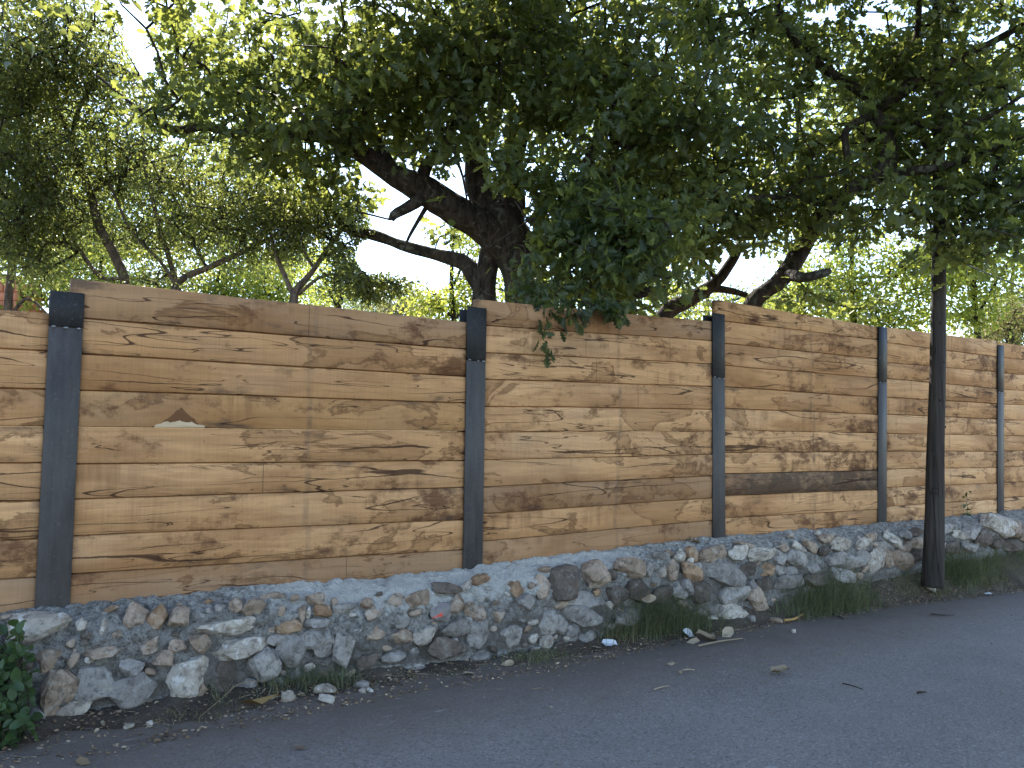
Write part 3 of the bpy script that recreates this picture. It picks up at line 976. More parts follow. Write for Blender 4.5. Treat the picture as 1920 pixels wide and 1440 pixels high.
# ================================================================== STONE WALL
wall = empty('retaining_wall', W(0, -.25, road_z(0)), 'low rubble stone wall in grey mortar under the timber fence', 'wall')
STONES = """77 1178 118 48 -3 w|15 1157 42 10 0 t|209 1142 27 11 -15 o|257 1154 46 48 10 t|298 1157 38 48 5 o|338 1159 46 38 -20 t
161 1190 22 18 0 d|195 1176 13 28 20 w|91 1235 49 48 0 t|139 1234 21 34 0 t|195 1225 76 24 -8 t|278 1211 42 31 -15 t|335 1212 36 23 5 t
247 1255 46 34 15 g|302 1239 42 34 10 t|112 1297 72 86 -5 t|179 1285 72 60 5 g|252 1301 104 66 -12 g|353 1276 80 78 0 w|128 1332 90 34 -12 w
432 1178 127 35 3 w|456 1214 110 36 -2 w|378 1210 44 40 0 t|544 1176 46 22 0 o|523 1201 40 20 -8 g|528 1147 16 20 0 t|567 1152 13 34 0 t
579 1150 10 22 0 w|605 1146 40 24 12 o|591 1123 34 25 -5 t|629 1130 12 16 0 t|651 1139 48 20 -5 g|475 1140 44 30 0 t|443 1134 24 28 0 t
515 1117 46 14 0 t|391 1128 16 10 0 o|601 1168 52 22 5 g|498 1245 58 58 0 g|548 1220 50 60 -35 g|597 1196 66 40 10 g|606 1214 38 34 0 g
646 1218 40 66 0 g|422 1275 44 74 0 d|468 1286 28 24 0 g|347 1317 28 14 0 t|372 1300 34 34 0 t|62 1350 60 40 0 g|30 1210 40 50 0 g|30 1290 60 70 0 d
687 1131 26 20 0 t|711 1115 16 8 0 d|743 1127 29 24 -10 t|783 1126 52 38 0 t|781 1149 26 12 0 t|839 1102 52 24 8 d|878 1100 22 15 -25 w
902 1088 30 20 -25 o|857 1132 30 34 15 t|829 1147 38 36 0 r|704 1149 36 24 -25 t|752 1162 34 31 20 g|891 1145 33 40 0 t|703 1189 34 28 0 t
752 1194 44 24 0 t|801 1190 52 34 -8 w|858 1180 52 36 0 g|836 1219 72 44 5 d|849 1202 20 10 0 g|739 1232 44 20 0 g|970 1104 28 28 0 o
933 1128 14 12 0 t|938 1155 24 24 0 t|962 1192 42 50 0 g|900 1188 40 54 0 g|690 1240 40 30 0 d|905 1232 40 24 0 g|780 1252 40 20 0 g
1022 1099 28 46 5 t|1065 1092 62 64 0 d|1021 1068 24 14 0 t|1118 1077 46 48 0 t|1150 1080 20 22 0 d|1184 1067 50 39 15 t|1218 1064 24 36 0 g
1243 1041 36 17 8 g|1258 1038 15 14 0 t|1280 1044 24 26 0 w|1302 1040 23 24 45 o|1246 1069 17 23 0 w|1263 1069 26 38 0 t|1297 1073 38 30 25 o
1105 1130 70 36 8 g|1098 1158 80 42 0 g|1056 1134 26 17 0 t|990 1130 40 34 0 g|999 1097 14 12 0 t|1055 1170 23 38 0 g|1030 1168 32 44 0 g
1076 1183 26 22 0 g|1103 1197 32 28 0 g|1027 1204 28 20 0 w|1121 1112 15 16 0 o|1145 1136 15 20 0 w|1263 1109 12 12 0 w|1160 1118 40 48 0 d
1202 1108 46 42 0 d|1240 1122 44 40 0 d|1274 1108 26 34 0 g|1180 1160 50 34 0 g|1230 1160 40 30 0 d
1338 1043 49 33 0 t|1386 1040 37 31 0 w|1430 1038 51 27 -3 w|1402 1022 36 13 5 t|1296 1052 12 13 0 w|1310 1062 21 16 10 g|1358 1075 70 47 15 g
1405 1068 27 29 0 d|1443 1071 22 27 0 o|1464 1046 30 31 0 g|1496 1050 46 31 20 g|1528 1067 25 25 0 g|1463 1070 18 19 0 g|1500 1028 25 20 20 w
1475 1028 19 19 0 t|1520 1023 28 17 25 t|1486 1005 11 12 0 w|1537 1001 12 11 0 w|1552 1012 27 19 0 t|1577 1019 33 31 0 w|1546 1034 21 17 0 d
1410 1102 21 36 15 g|1434 1094 29 26 0 d|1423 1126 38 52 25 t|1321 1110 40 42 0 d|1380 1113 50 40 0 g|1376 1147 52 30 0 w|1478 1094 52 28 0 g
1485 1075 25 23 0 g|1570 1050 30 26 0 g|1600 1052 38 32 10 g|1290 1100 24 36 0 g|1316 1148 22 14 0 g|1530 1092 44 30 0 d|1575 1080 46 32 0 g|1345 1147 30 26 0 g
1623 1018 33 25 -15 w|1635 1007 23 17 0 t|1643 1022 12 11 0 t|1655 1022 21 19 0 g|1677 1011 29 25 30 w|1666 1027 30 13 15 g|1702 1004 25 19 0 g
1718 1020 33 21 5 t|1645 1050 29 43 0 w|1620 1043 25 29 0 g|1666 1046 18 35 0 t|1690 1049 35 36 30 t|1697 1029 23 23 0 t|1720 1044 29 28 0 d
1769 1024 10 18 0 w|1872 986 56 42 10 w|1845 1008 40 36 0 d|1877 1018 27 16 0 d|1802 1005 26 18 0 w|1905 992 30 32 0 t|1722 998 27 15 0 d
1586 1020 23 25 0 w|1825 1000 30 26 0 g|1785 1030 30 30 0 d|1820 1028 34 28 0 g|1900 1022 34 26 0 d|1760 1003 26 22 0 g|1780 990 30 18 0 g|1925 1000 24 30 0 t|1745 1040 26 30 0 g"""


def ico(sub):
    bm = bmesh.new()
    bmesh.ops.create_icosphere(bm, subdivisions=sub, radius=1)
    bm.verts.index_update()
    v = np.array([x.co[:] for x in bm.verts]); f = np.array([[x.index for x in q.verts] for q in bm.faces])
    bm.free()
    return v, f


ICO3, ICO2 = ico(3), ico(2)


def rock(rng, big=True, boxy=4.0, cuts=7, rough=.05):
    v, f = ICO3 if big else ICO2
    d = unit(v)
    r = (np.abs(d) ** boxy).sum(1) ** (-1 / boxy)
    for c in range(cuts):
        n_ = rng.normal(size=3); n_[1] *= .75; n_ /= np.linalg.norm(n_)
        h = rng.uniform(.6, .95)
        dt = d @ n_
        r = np.where(dt > 1e-3, np.minimum(r, h / np.maximum(dt, 1e-3)), r)
    sd = int(rng.integers(1, 9999))
    q = d * r[:, None]
    r = r * (1 + rough * fbm(q * 2.2 + sd, 3, sd) + rough * .8 * fbm(q * 5 + sd, 3, sd + 3))
    q = d * r[:, None]
    return q / np.abs(q).max(0), f


rngs = np.random.default_rng(5)
stone_list = []
for tok in STONES.replace('\n', '|').split('|'):
    a = tok.split()
    stone_list.append((*[float(x) for x in a[:5]], a[5]))
# small fillers pressed into the joints
occ = [(x, y, w * .55, h * .55) for x, y, w, h, r_, c_ in stone_list]
tries = 0
while tries < 5000 and len(stone_list) < 250:
    tries += 1
    x = rngs.uniform(0, 1920)
    lo = np.interp(x, [p[0] for p in LEDGE_PX], [p[1] for p in LEDGE_PX]) + np.interp(x, [0, 600, 900, 1200, 1920], [14, 22, 34, 24, 16])
    hi = np.interp(x, [p[0] for p in FOOT_PX], [p[1] for p in FOOT_PX]) - 6
    y = lo + (hi - lo) * rngs.random() ** .8
    w = rngs.uniform(10, 22) * np.interp(x, [0, 1920], [1.2, .75]); h = w * rngs.uniform(.55, .95)
    if any(((x - ox) / (ow + w * .45)) ** 2 + ((y - oy) / (oh + h * .45)) ** 2 < 1 for ox, oy, ow, oh in occ): continue
    occ.append((x, y, w * .55, h * .55))
    stone_list.append((x, y, w, h, rngs.uniform(-30, 30), rngs.choice(list('ttggwd'))))
PLACED = []
for x, y, w, h, rot, c_ in stone_list:
    p = hit(x, y, -.27)
    s_, _ = sn(p)
    lz_ = float(ledge_z(s_)); fz_ = float(foot_z(s_))
    fr = np.clip((lz_ - p[2]) / max(.1, lz_ - fz_), 0, 1.1)
    lw = float(np.interp(s_, [-3, 2.5, 5, 8, 11], [.08, .12, .15, .16, .2]))
    n_ = -lw - .085 * math.sqrt(max(0, 1 - (1 - min(1, fr / .22)) ** 2)) - .055 * fr
    p = hit(x, y, n_ - .01)
    s_, _ = sn(p)
    dist = (p - CO) @ (CR @ np.array([0, 0, -1.]))
    fore = max(.3, (U @ CR[:, 0]) - ((p - CO) @ CR[:, 0]) / dist * (U @ (CR @ np.array([0, 0, -1.]))))
    sx = w / F * dist / fore * .5; sz = h / F * dist * .5
    sy = float(np.clip(.55 * math.sqrt(sx * sz) * rngs.uniform(.95, 1.4), .012, .1))
    PLACED.append((s_, n_, p[2], sx, sy, sz, rot, c_, w))
ws = np.linspace(-3.4, 11.4, 1000)
prof_t = np.linspace(0, 1, 64)
S, T = np.meshgrid(ws, prof_t, indexing='ij')
lz = ledge_z(S.ravel()).reshape(S.shape); fz = np.minimum(foot_z(S.ravel()).reshape(S.shape), lz - .12) - .06
# cross-section: fence foot -> sloping ledge -> rounded shoulder -> leaning face
ledge_w = np.interp(S, [-3, 2.5, 5, 8, 11], [.08, .12, .15, .16, .2])
t1 = .22
Nn = np.where(T < t1, .10 - (.10 + ledge_w) * (T / t1), 0)
Zz = np.where(T < t1, lz + .012 - .05 * np.clip((T / t1 - .45) / .55, 0, 1), 0)
f2 = np.clip((T - t1) / (1 - t1), 0, 1)
sh = np.sqrt(np.clip(1 - (1 - np.clip(f2 / .22, 0, 1)) ** 2, 0, 1))
Nn = np.where(T >= t1, -ledge_w - .085 * sh - .055 * f2, Nn)
Zz = np.where(T >= t1, (lz - .038) + (fz - (lz - .038)) * f2, Zz)
Pm = np.stack([S, Nn, Zz], -1).reshape(-1, 3)
dn = .018 * fbm(Pm * 5.5, 3, 21) + .017 * fbm(Pm * 21, 3, 22) + .010 * fbm(Pm * 55, 2, 25)
dn *= np.clip(T.ravel() / .1, .3, 1)
nx = np.where(T.ravel() < t1 * .8, 0, 1)
# joints sink in round the stones, most below them
for (s0_, n0_, z0_, sx_, sy_, sz_, rot_, c0_, w0_) in PLACED:
    lo_, hi_ = np.searchsorted(ws, (s0_ - sx_ * 2.2 - .02, s0_ + sx_ * 2.2 + .02))
    sl = slice(lo_ * len(prof_t), hi_ * len(prof_t))
    q_ = Pm[sl]
    e_ = np.sqrt(((q_[:, 0] - s0_) / (sx_ + .004)) ** 2 + ((q_[:, 2] - z0_) / (sz_ + .004)) ** 2)
    dip = np.exp(-((e_ - 1.0) / .22) ** 2) * (.7 + .6 * (q_[:, 2] < z0_))
    dn[sl] -= (dip * (.016 if w0_ > 18 else .006)) * nx[sl] * (fbm(q_ * 7, 2, 77) > -.25)
Pm[:, 1] -= dn * nx
Pm[:, 2] += np.where(nx == 0, dn * .8, dn * .25)
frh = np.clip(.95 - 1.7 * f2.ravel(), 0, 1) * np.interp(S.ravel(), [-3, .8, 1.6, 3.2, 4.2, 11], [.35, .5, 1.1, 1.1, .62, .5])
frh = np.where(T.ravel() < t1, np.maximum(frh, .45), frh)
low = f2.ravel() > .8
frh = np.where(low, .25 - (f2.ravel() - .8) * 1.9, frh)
k = len(prof_t)
i, j = np.meshgrid(np.arange(len(ws) - 1), np.arange(k - 1), indexing='ij')
Q = np.stack([i * k + j, (i + 1) * k + j, (i + 1) * k + j + 1, i * k + j + 1], -1).reshape(-1, 4)
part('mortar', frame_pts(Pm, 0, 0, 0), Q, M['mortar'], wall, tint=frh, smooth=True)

for (s_, n_, z_, sx, sy, sz, rot, c_, w) in PLACED:
    v, f = rock(rngs, w > 18, rngs.uniform(3.0, 6.0), int(rngs.integers(8, 14)), .06 if c_ != 'w' else .09)
    v = v * np.array([sx, sy, sz]) * 1.11
    a = -math.radians(rot) + rngs.normal() * .08
    ca, sa = math.cos(a), math.sin(a)
    v = np.stack([v[:, 0] * ca - v[:, 2] * sa, v[:, 1], v[:, 0] * sa + v[:, 2] * ca], 1)
    bx = rngs.normal() * .12 - .14
    v = np.stack([v[:, 0], v[:, 1] * math.cos(bx) - v[:, 2] * math.sin(bx), v[:, 1] * math.sin(bx) + v[:, 2] * math.cos(bx)], 1)
    wv = frame_pts(v, s_, n_ + sy * .22, z_)
    o = part('stone', wv, f, M['st_' + c_], wall, origin=W(s_, n_, z_))
    if c_ == 'r': o['label'] = 'dark stone with a red paint mark'
    me = o.data
    bmm = bmesh.new(); bmm.from_mesh(me)
    for e in bmm.edges:
        if len(e.link_faces) == 2 and e.calc_face_angle(0) > math.radians(17): e.smooth = False
    for q in bmm.faces: q.smooth = True
    bmm.to_mesh(me); bmm.free()

# ================================================================== FENCE
fence = empty('wooden_fence', W(0, .05, float(ledge_z(0))), 'tall fence of stacked sawn oak planks between dark steel posts', 'fence')
#          x_mid top, y top, x_mid bottom, y bottom, y where the darker extension begins
POSTS = [(127, 547, 98, 1148, 612), (895, 576, 887, 1068, 676), (1348, 588, 1349, 1012, 708), (1656, 613, 1655, 988, 717), (1877, 647, 1877, 966, 735)]
FW, FD, FT, WT = .16, .125, .013, .011
post_s = []
for k_, (xt, yt, xb, yb, ye) in enumerate(POSTS):
    tp, bt, ex = hit(xt, yt, 0), hit(xb, yb, 0), hit((xt + xb) / 2, ye, 0)
    s_ = (sn(tp)[0] + sn(bt)[0]) / 2
    s_ = sn(bt)[0] * .5 + sn(tp)[0] * .5
    post_s.append(s_)
    zt, zb, ze = tp[2], bt[2] - .2, ex[2]
    root_loc = W(s_, 0, bt[2])
    lean = (sn(tp)[0] - sn(bt)[0]) / (zt - bt[2])

    def pb(lo, hi, r=.003, lean=lean, s_=s_, zb=bt[2]):
        v, f = rounded_box(lo, hi, r)
        v[:, 0] += (v[:, 2] - (zb + zt) / 2) * lean
        return frame_pts(v, s_, 0, 0), f
    v, f = pb((-FW / 2, 0, zb), (FW / 2, FT, ze - .002))
    fl = part('steel_post', v, f, M['steel'], fence, origin=root_loc)
    v, f = pb((-WT / 2, FT + .0005, zb), (WT / 2, FD - FT - .0005, zt - .01))
    part('web', v, f, M['steel_dark'], fl)
    v, f = pb((-FW / 2, FD - FT, zb), (FW / 2, FD, zt - .008))
    part('back_flange', v, f, M['steel_dark'], fl)
    v, f = pb((-FW / 2 - .001, -.001, ze + .001), (FW / 2 + .001, FT, zt))
    part('extension', v, f, M['steel_dark'], fl)
    for q, xx in enumerate((-.058, .0 + .012 * (k_ % 2), .062)):
        v, f = rock(RNG, False, 2.5, 3, .15)
        v = v * np.array([.011 + .005 * RNG.random(), .006, .007]) + np.array([xx, -.003, ze + RNG.normal() * .004])
        v[:, 0] += (ze - (bt[2] + zt) / 2) * lean
        part('weld_bead', frame_pts(v, s_, 0, 0), f, M['weld'], fl, smooth=True)

# seams measured at both ends of every bay: (x_left, x_right, [(y_left, y_right) from top to bottom])
z1 = lambda x, y: (x / 2, 480 + y / 2)
BAYS = []
BAYS.append((0, 90, [(590, 588), (657, 657), (728, 729), (801, 800), (868, 867), (941, 939), (1012, 1009), (1084, 1080), (1160, 1158)], 'aaaaaaab'))
BAYS.append((160, 875, [(526, 602.5), (596, 655), (664, 706), (731.5, 755), (801.5, 809), (869, 864), (936, 912.5), (1004, 975), (1075, 1030), (1150, 1085)], 'baaaaaaab'))
q2 = lambda ys: [(520 + a / 2.4, 520 + b / 2.4) for a, b in ys]
BAYS.append((912, 1337, q2([(104, 195), (217, 285), (338, 390), (458, 492), (580, 593), (697, 692), (822, 797), (942, 893), (1063, 992), (1187, 1093), (1330, 1210)]), 'baaaaaabab'))
q3 = lambda ys: [(520 + a / 2.3226, 520 + b / 2.3226) for a, b in ys]
BAYS.append((1362, 1647, q3([(103, 214), (190, 272), (287, 354), (385, 437), (475, 522), (570, 597), (665, 678), (762, 760), (855, 840), (950, 925), (1047, 1010), (1165, 1100)]), 'caaaaaaadaa'))
BAYS.append((1665, 1870, q3([(218, 278), (285, 345), (370, 412), (440, 485), (522, 550), (595, 617), (680, 688), (757, 757), (835, 828), (915, 897), (997, 967), (1100, 1055)]), 'ccccccccccc'))
BAYS.append((1884, 1920, q3([(285, 294), (350, 358), (418, 424), (487, 491), (552, 555), (620, 622), (690, 690), (757, 756), (825, 823), (893, 890), (960, 955), (1055, 1048)]), 'ccccccccccc'))
step = (post_s[4] - post_s[0]) / 4
ends = [(post_s[0] - step, post_s[0])] + [(post_s[i], post_s[i + 1]) for i in range(4)] + [(post_s[4], post_s[4] + step)]
for bi, ((xl, xr, seams, kinds), (sa, sb)) in enumerate(zip(BAYS, ends)):
    S0, S1 = sa + .012, sb - .012
    lines = []
    for yl, yr in seams:
        a, b = hit(xl, yl, .018), hit(xr, yr, .018)
        (s0, _), (s1, _) = sn(a), sn(b)
        m_ = (b[2] - a[2]) / (s1 - s0)
        if bi in (0, 5): m_ = np.clip(m_, -.012, .012)
        if bi == 0: s0, a = s1, b
        lines.append((a[2] + m_ * (S0 - s0), a[2] + m_ * (S1 - s0)))
    for pi in range(len(lines) - 1):
        (t0, t1_), (b0, b1) = lines[pi], lines[pi + 1]
        gap = .003
        nseg = 18
        fx = np.linspace(0, 1, nseg + 1)
        L = S1 - S0
        wob = lambda k_: .003 * fbm(np.stack([fx * 3.1 + k_ * 7.7, fx * 0 + k_, fx * 0 + bi], 1), 3, 3)
        zt = t0 + (t1_ - t0) * fx - (0 if pi == 0 else gap * .5) + wob(pi)
        zb = b0 + (b1 - b0) * fx + gap * .5 + wob(pi + 1)
        if pi == 0: zt = zt + .004 * np.sin(fx * 3 + bi)
        nf = .016 + RNG.uniform(-.004, .005) + RNG.normal() * .003 * (fx - .5)
        nb = .088 + RNG.uniform(-.006, .004)
        c = .003
        thr = False                       # a few joints gape right through
        fg = RNG.uniform(.0025, .006)                  # open joint at the face
        zi, bi_ = (zt, zb) if thr else (zt + gap * .5 - .0002, zb - gap * .5 + .0002)
        nm = nf + .03
        prof = [(nf, zb + fg * .5 + c), (nf, zt - fg * .5 - c), (nf + c, zt - fg * .5), (nm, zt - fg * .5), (nm + .001, zi), (nb, zi), (nb, bi_), (nm + .001, bi_), (nm, zb + fg * .5), (nf + c, zb + fg * .5)]
        NP = len(prof)
        V = np.stack([np.stack([S0 + L * fx, n_ + 0 * fx, z_], 1) for n_, z_ in prof], 1)     # (seg+1, 8, 3)
        V = V.reshape(-1, 3)
        i = np.arange(nseg)[:, None] * NP; j = np.arange(NP)[None, :]; kk = (j + 1) % NP
        Q = np.stack([i + j, i + kk, i + NP + kk, i + NP + j], -1).reshape(-1, 4)
        caps = np.array([np.arange(NP)[::-1], np.arange(NP) + nseg * NP])
        org = W(S0, .05, (zt[0] + zb[0]) / 2)
        b_ = base_of(fence)
        # own frame so that the grain runs along the plank
        loc = V - np.array([S0, .05, (zt[0] + zb[0]) / 2])
        o = obj('plank', mesh_np('plank', loc, [Q, caps], M['oak_' + kinds[min(pi, len(kinds) - 1)]]), fence)
        if bi == 1 and pi == 3:
            sc_ = hit(338, 800, .016)
            o.data.materials[0] = wood_material('oak plank with bark pocket', (.575, .315, .132), (.44, .228, .09), .5, 0., (sn(sc_)[0] - S0, sc_[2] - (zt[0] + zb[0]) / 2, .155, .03))
        R3 = Matrix(((U[0], NRM[0], 0), (U[1], NRM[1], 0), (0, 0, 1)))
        o.matrix_local = Matrix.Translation(Vector([float(x) for x in org - b_])) @ R3.to_4x4()

# ================================================================== UTILITY POLE
pb_ = hit(1751, 1062, -.52)
Yp = pb_[1]
pole = empty('utility_pole', pb_, 'dark weathered wooden pole standing on the verge in front of the fence', 'pole')
pts = [(1749, 1100, 20), (1750, 1060, 18.5), (1752, 980, 17), (1754, 850, 15.5), (1758, 700, 14), (1760, 560, 12.8), (1761, 430, 11.5), (1760, 250, 10.5), (1758, 60, 9.5), (1756, -160, 8.5), (1754, -420, 8)]
P = np.array([at(x, y, Yp) for x, y, r in pts]); R = np.array([r * Yp / F for x, y, r in pts])
v, f = tube(P, R, 20, .018, 3, step=.06)
part('shaft', v, f, M['pole'], pole, smooth=True)
v, f = tube(P[-1] + np.array([[0, 0, -.02], [0, 0, .05]]), [R[-1] * 1.25, R[-1] * .9], 14)
part('cap', v, f, M['steel_dark'], pole)
kr = np.random.default_rng(8)
for q in range(12):
    z = kr.uniform(0, 1); y = 1010 - 640 * z
    c = at(np.interp(y, [430, 1060], [1761, 1750]), y, Yp)
    rr = np.interp(y, [430, 1060], [11.5, 18.5]) * Yp / F
    a = kr.uniform(-2.6, -.5)
    v, f = rock(kr, False, 2.2, 2, .1)
    v = v * np.array([.011, .011, .014]) + c + np.array([math.cos(a), math.sin(a), 0]) * rr * .97
    part('knot', v, f, M['cable'] if q % 2 else M['pole'], pole, smooth=True)


def cable(pts, r, label):
    P = np.array(pts)
    v, f = tube(P, [r] * len(P), 6, step=.15)
    o = obj('overhead_cable', mesh_np('overhead_cable', v - P[0], f, M['cable'], smooth=True), None, P[0])
    tag(o, label, 'cable', 'overhead cables')


cable([at(1480, 372, 15), at(1620, 425, 11.5), at(1750, 468, Yp + .12)], .008, 'thin black cable running from the left to the wooden pole')
cable([at(1764, 474, Yp + .1), at(1840, 508, Yp + 1), at(1960, 556, Yp + 2.2)], .008, 'thin black cable running right from the wooden pole')

# ================================================================== TREES BEHIND THE FENCE
def gz(px, Y):
    p = at(px, 800, Y); p[2] = float(ledge_z(np.clip(sn(p)[0], -3, 11))) - .05
    return p


YO = 8.2
oak_limbs = [
    ('trunk', [(1000, 860, YO, 50), (990, 700, YO, 42), (985, 600, YO, 37), (980, 530, YO, 35), (965, 470, YO, 42), (945, 425, YO, 38), (925, 390, YO, 30)]),
    ('trunk', [(915, 860, YO + .2, 32), (908, 650, YO + .2, 26), (908, 560, YO + .2, 23), (914, 500, YO + .15, 22), (930, 450, YO + .1, 22), (950, 410, YO, 20)]),
    ('branch', [(960, 470, YO, 34), (905, 425, YO - .1, 33), (850, 392, YO - .2, 30), (790, 355, YO - .3, 27), (740, 330, YO - .4, 22), (690, 295, YO - .5, 20), (630, 262, YO - .6, 15), (570, 252, YO - .7, 11), (515, 262, YO - .7, 9), (480, 292, YO - .6, 6)]),
    ('branch', [(640, 265, YO - .6, 10), (560, 254, YO - .7, 8), (500, 243, YO - .7, 7), (440, 250, YO - .8, 8), (385, 238, YO - .85, 7), (330, 244, YO - .9, 9), (285, 222, YO - 1, 5), (235, 185, YO - 1.1, 3), (180, 140, YO - 1.2, 2)]),
    ('branch', [(920, 405, YO, 27), (897, 350, YO + .1, 25), (890, 290, YO + .2, 21), (880, 235, YO + .2, 16), (858, 160, YO + .1, 9), (838, 100, YO, 7), (812, 40, YO, 6), (795, -40, YO, 4)]),
    ('branch', [(950, 430, YO, 30), (958, 370, YO, 28), (962, 310, YO, 20), (985, 220, YO - .1, 15), (1015, 110, YO - .2, 11), (1040, 0, YO - .3, 8), (1050, -120, YO - .3, 6)]),
    ('branch', [(888, 300, YO + .2, 16), (935, 200, YO + .4, 12), (985, 90, YO + .6, 10), (1010, -40, YO + .8, 7)]),
    ('branch', [(908, 545, YO + .2, 20), (890, 515, YO + .2, 19), (868, 492, YO + .2, 15), (820, 478, YO + .25, 12), (760, 462, YO + .3, 11), (705, 442, YO + .35, 10), (655, 430, YO + .4, 9), (625, 395, YO + .5, 7), (598, 345, YO + .6, 5), (560, 300, YO + .6, 3)]),
    ('branch', [(815, 345, YO - .3, 13), (790, 372, YO - .4, 12), (762, 390, YO - .45, 10), (740, 402, YO - .5, 9), (733, 412, YO - .5, 6)]),
    ('branch', [(790, 350, YO - .3, 14), (800, 310, YO - .3, 12), (840, 262, YO - .3, 9), (870, 180, YO - .5, 6)]),
    ('branch', [(740, 330, YO - .4, 14), (690, 240, YO - .3, 9), (620, 190, YO - .3, 7), (560, 160, YO - .3, 5), (470, 130, YO - .4, 3)]),
    ('branch', [(985, 500, YO, 22), (1040, 440, YO - .3, 16), (1085, 370, YO - .6, 12), (1110, 280, YO - .8, 9), (1160, 180, YO - .9, 7), (1200, 60, YO - 1, 5)]),
    ('branch', [(1000, 545, YO - .1, 18), (1060, 545, YO - .5, 12), (1120, 552, YO - .9, 11), (1185, 552, YO - 1.0, 10), (1250, 540, YO - .9, 6)]),
    ('branch', [(1183, 590, YO - .9, 11), (1184, 545, YO - 1, 9), (1180, 500, YO - 1, 7), (1200, 440, YO - 1.1, 5), (1260, 380, YO - 1.2, 3)]),
    ('branch', [(806, 378, YO - .2, 5), (785, 412, YO - .3, 4), (766, 446, YO - .4, 3), (757, 470, YO - .4, 2)]),
]
oak_crown = [
    (1090, 140, 8.3, .6, .5, .5, 80), (1185, 345, 8.6, .6, .5, .45, 110), (1085, 160, 9.9, .9, .6, .7, 130), (1360, 455, 8.6, .4, .4, .22, 36), (1230, 270, 9.6, .7, .6, .6, 90), (450, 70, 7.6, 1.2, 1.1, .65, 120), (660, 110, 7.3, 1.2, 1.2, .75, 200), (860, 90, 7.5, 1.3, 1.2, .85, 260),  # leading clumps added to stop sun patches reaching the road
    (1080, 110, 7.5, 1.3, 1.2, .9, 260), (1150, 290, 7.4, 1.15, 1.1, .85, 250), (1090, 400, 6.9, .75, .8, .55, 120),
    (1100, 490, 6.7, .65, .6, .4, 90), (640, 250, 7.9, .85, .9, .5, 110), (470, 190, 7.6, .9, .8, .45, 80),
    (780, 200, 7.9, .9, .9, .55, 130), (560, 330, 8.2, .6, .6, .4, 55), (930, 290, 7.2, .55, .5, .6, 80), (350, 60, 7.6, .5, .7, .5, 40), (420, 235, 7.0, .55, .3, .2, 40), (560, 245, 7.0, .5, .3, .22, 40),
    (1190, 430, 6.8, .55, .6, .45, 70), (690, 380, 8, .3, .3, .25, 14), (850, 440, 8.6, .25, .3, .1, 6), (1010, 380, 7.3, .35, .4, .3, 26),
    (960, 30, 6.8, 1.3, 1.2, .5, 110), (1230, 200, 7.2, .8, 1, .8, 110),
]
oak = build_tree('oak_tree', 'big old oak with two dark stems rising behind the fence at the second post', 'tree', 'trees behind the fence',
                 gz(960, YO), oak_limbs, oak_crown, 'leaf_oak', OAK, .122, 27, .115, 21, sides=14, dens=.39, clear=True, sun_block=((1.2, 10.0, 9.0), (3.8, 2.0, 1.2), 420, 30),
                 high=((-1.2, 5.5, 7.3), (4.6, 1.9, 1.75), 560, 30))

# sprays hanging over the fence: every leaf a part
rng = np.random.default_rng(77)
sprays = []
def spray(a, b, n, Y0, Y1, spread):
    p0, p1 = at(*a, Y0), at(*b, Y1)
    n = int(n * 1.5)
    fx = rng.random(n) ** .8
    pos = p0 + (p1 - p0) * fx[:, None] + rng.normal(size=(n, 3)) * spread
    return p0, p1, pos


HANG = [((1000, 470), (985, 560), 34, 6.5, 5.95, .06), ((985, 540), (1030, 600), 40, 6.3, 5.85, .055), ((1040, 520), (1085, 600), 36, 6.4, 5.95, .055),
        ((1090, 520), (1160, 590), 34, 6.5, 6.1, .05), ((1130, 545), (1150, 600), 16, 6.3, 6.1, .03), ((1010, 600), (1020, 640), 3, 5.85, 5.85, .02),
        ((1022, 640), (1032, 668), 4, 5.84, 5.84, .022), ((1085, 590), (1095, 608), 4, 5.95, 5.95, .02), ((960, 500), (975, 545), 26, 6.6, 6.1, .06),
        ((1060, 450), (1150, 480), 40, 6.3, 6.2, .09), ((965, 530), (1060, 585), 46, 6.15, 5.9, .06), ((1070, 560), (1180, 575), 34, 6.1, 6.1, .05)]
POS, tw = [], []
for a, b, n, y0, y1, sp in HANG:
    p0, p1, pos = spray(a, b, n, y0, y1, sp)
    POS.append(pos)
    mid = (p0 + p1) / 2 + rng.normal(size=3) * .02
    tw.append(tube([p0, mid, p1], [.005, .004, .002], 5))
tw.append(tube([at(1000, 545, YO - .1), at(1010, 500, 7.2), at(1000, 470, 6.5), at(985, 520, 6.2)], [.02, .014, .008, .005], 6, step=.08))
tw.append(tube([at(1120, 552, YO - .9), at(1090, 510, 6.6), at(1040, 520, 6.4)], [.012, .009, .005], 6, step=.08))
v, f = join(tw)
o = part('hanging_twig', v, f, M['twig'], oak)
POS = np.concatenate(POS)
n = len(POS)
t, b, nn = leaf_frames(n, rng, None, up=.35, droop=.75)
leaf_parts(oak, OAK, M['leaf_oak'], POS, t, b, nn, .105 * rng.uniform(.7, 1.15, n), rng.random(n) * .5)

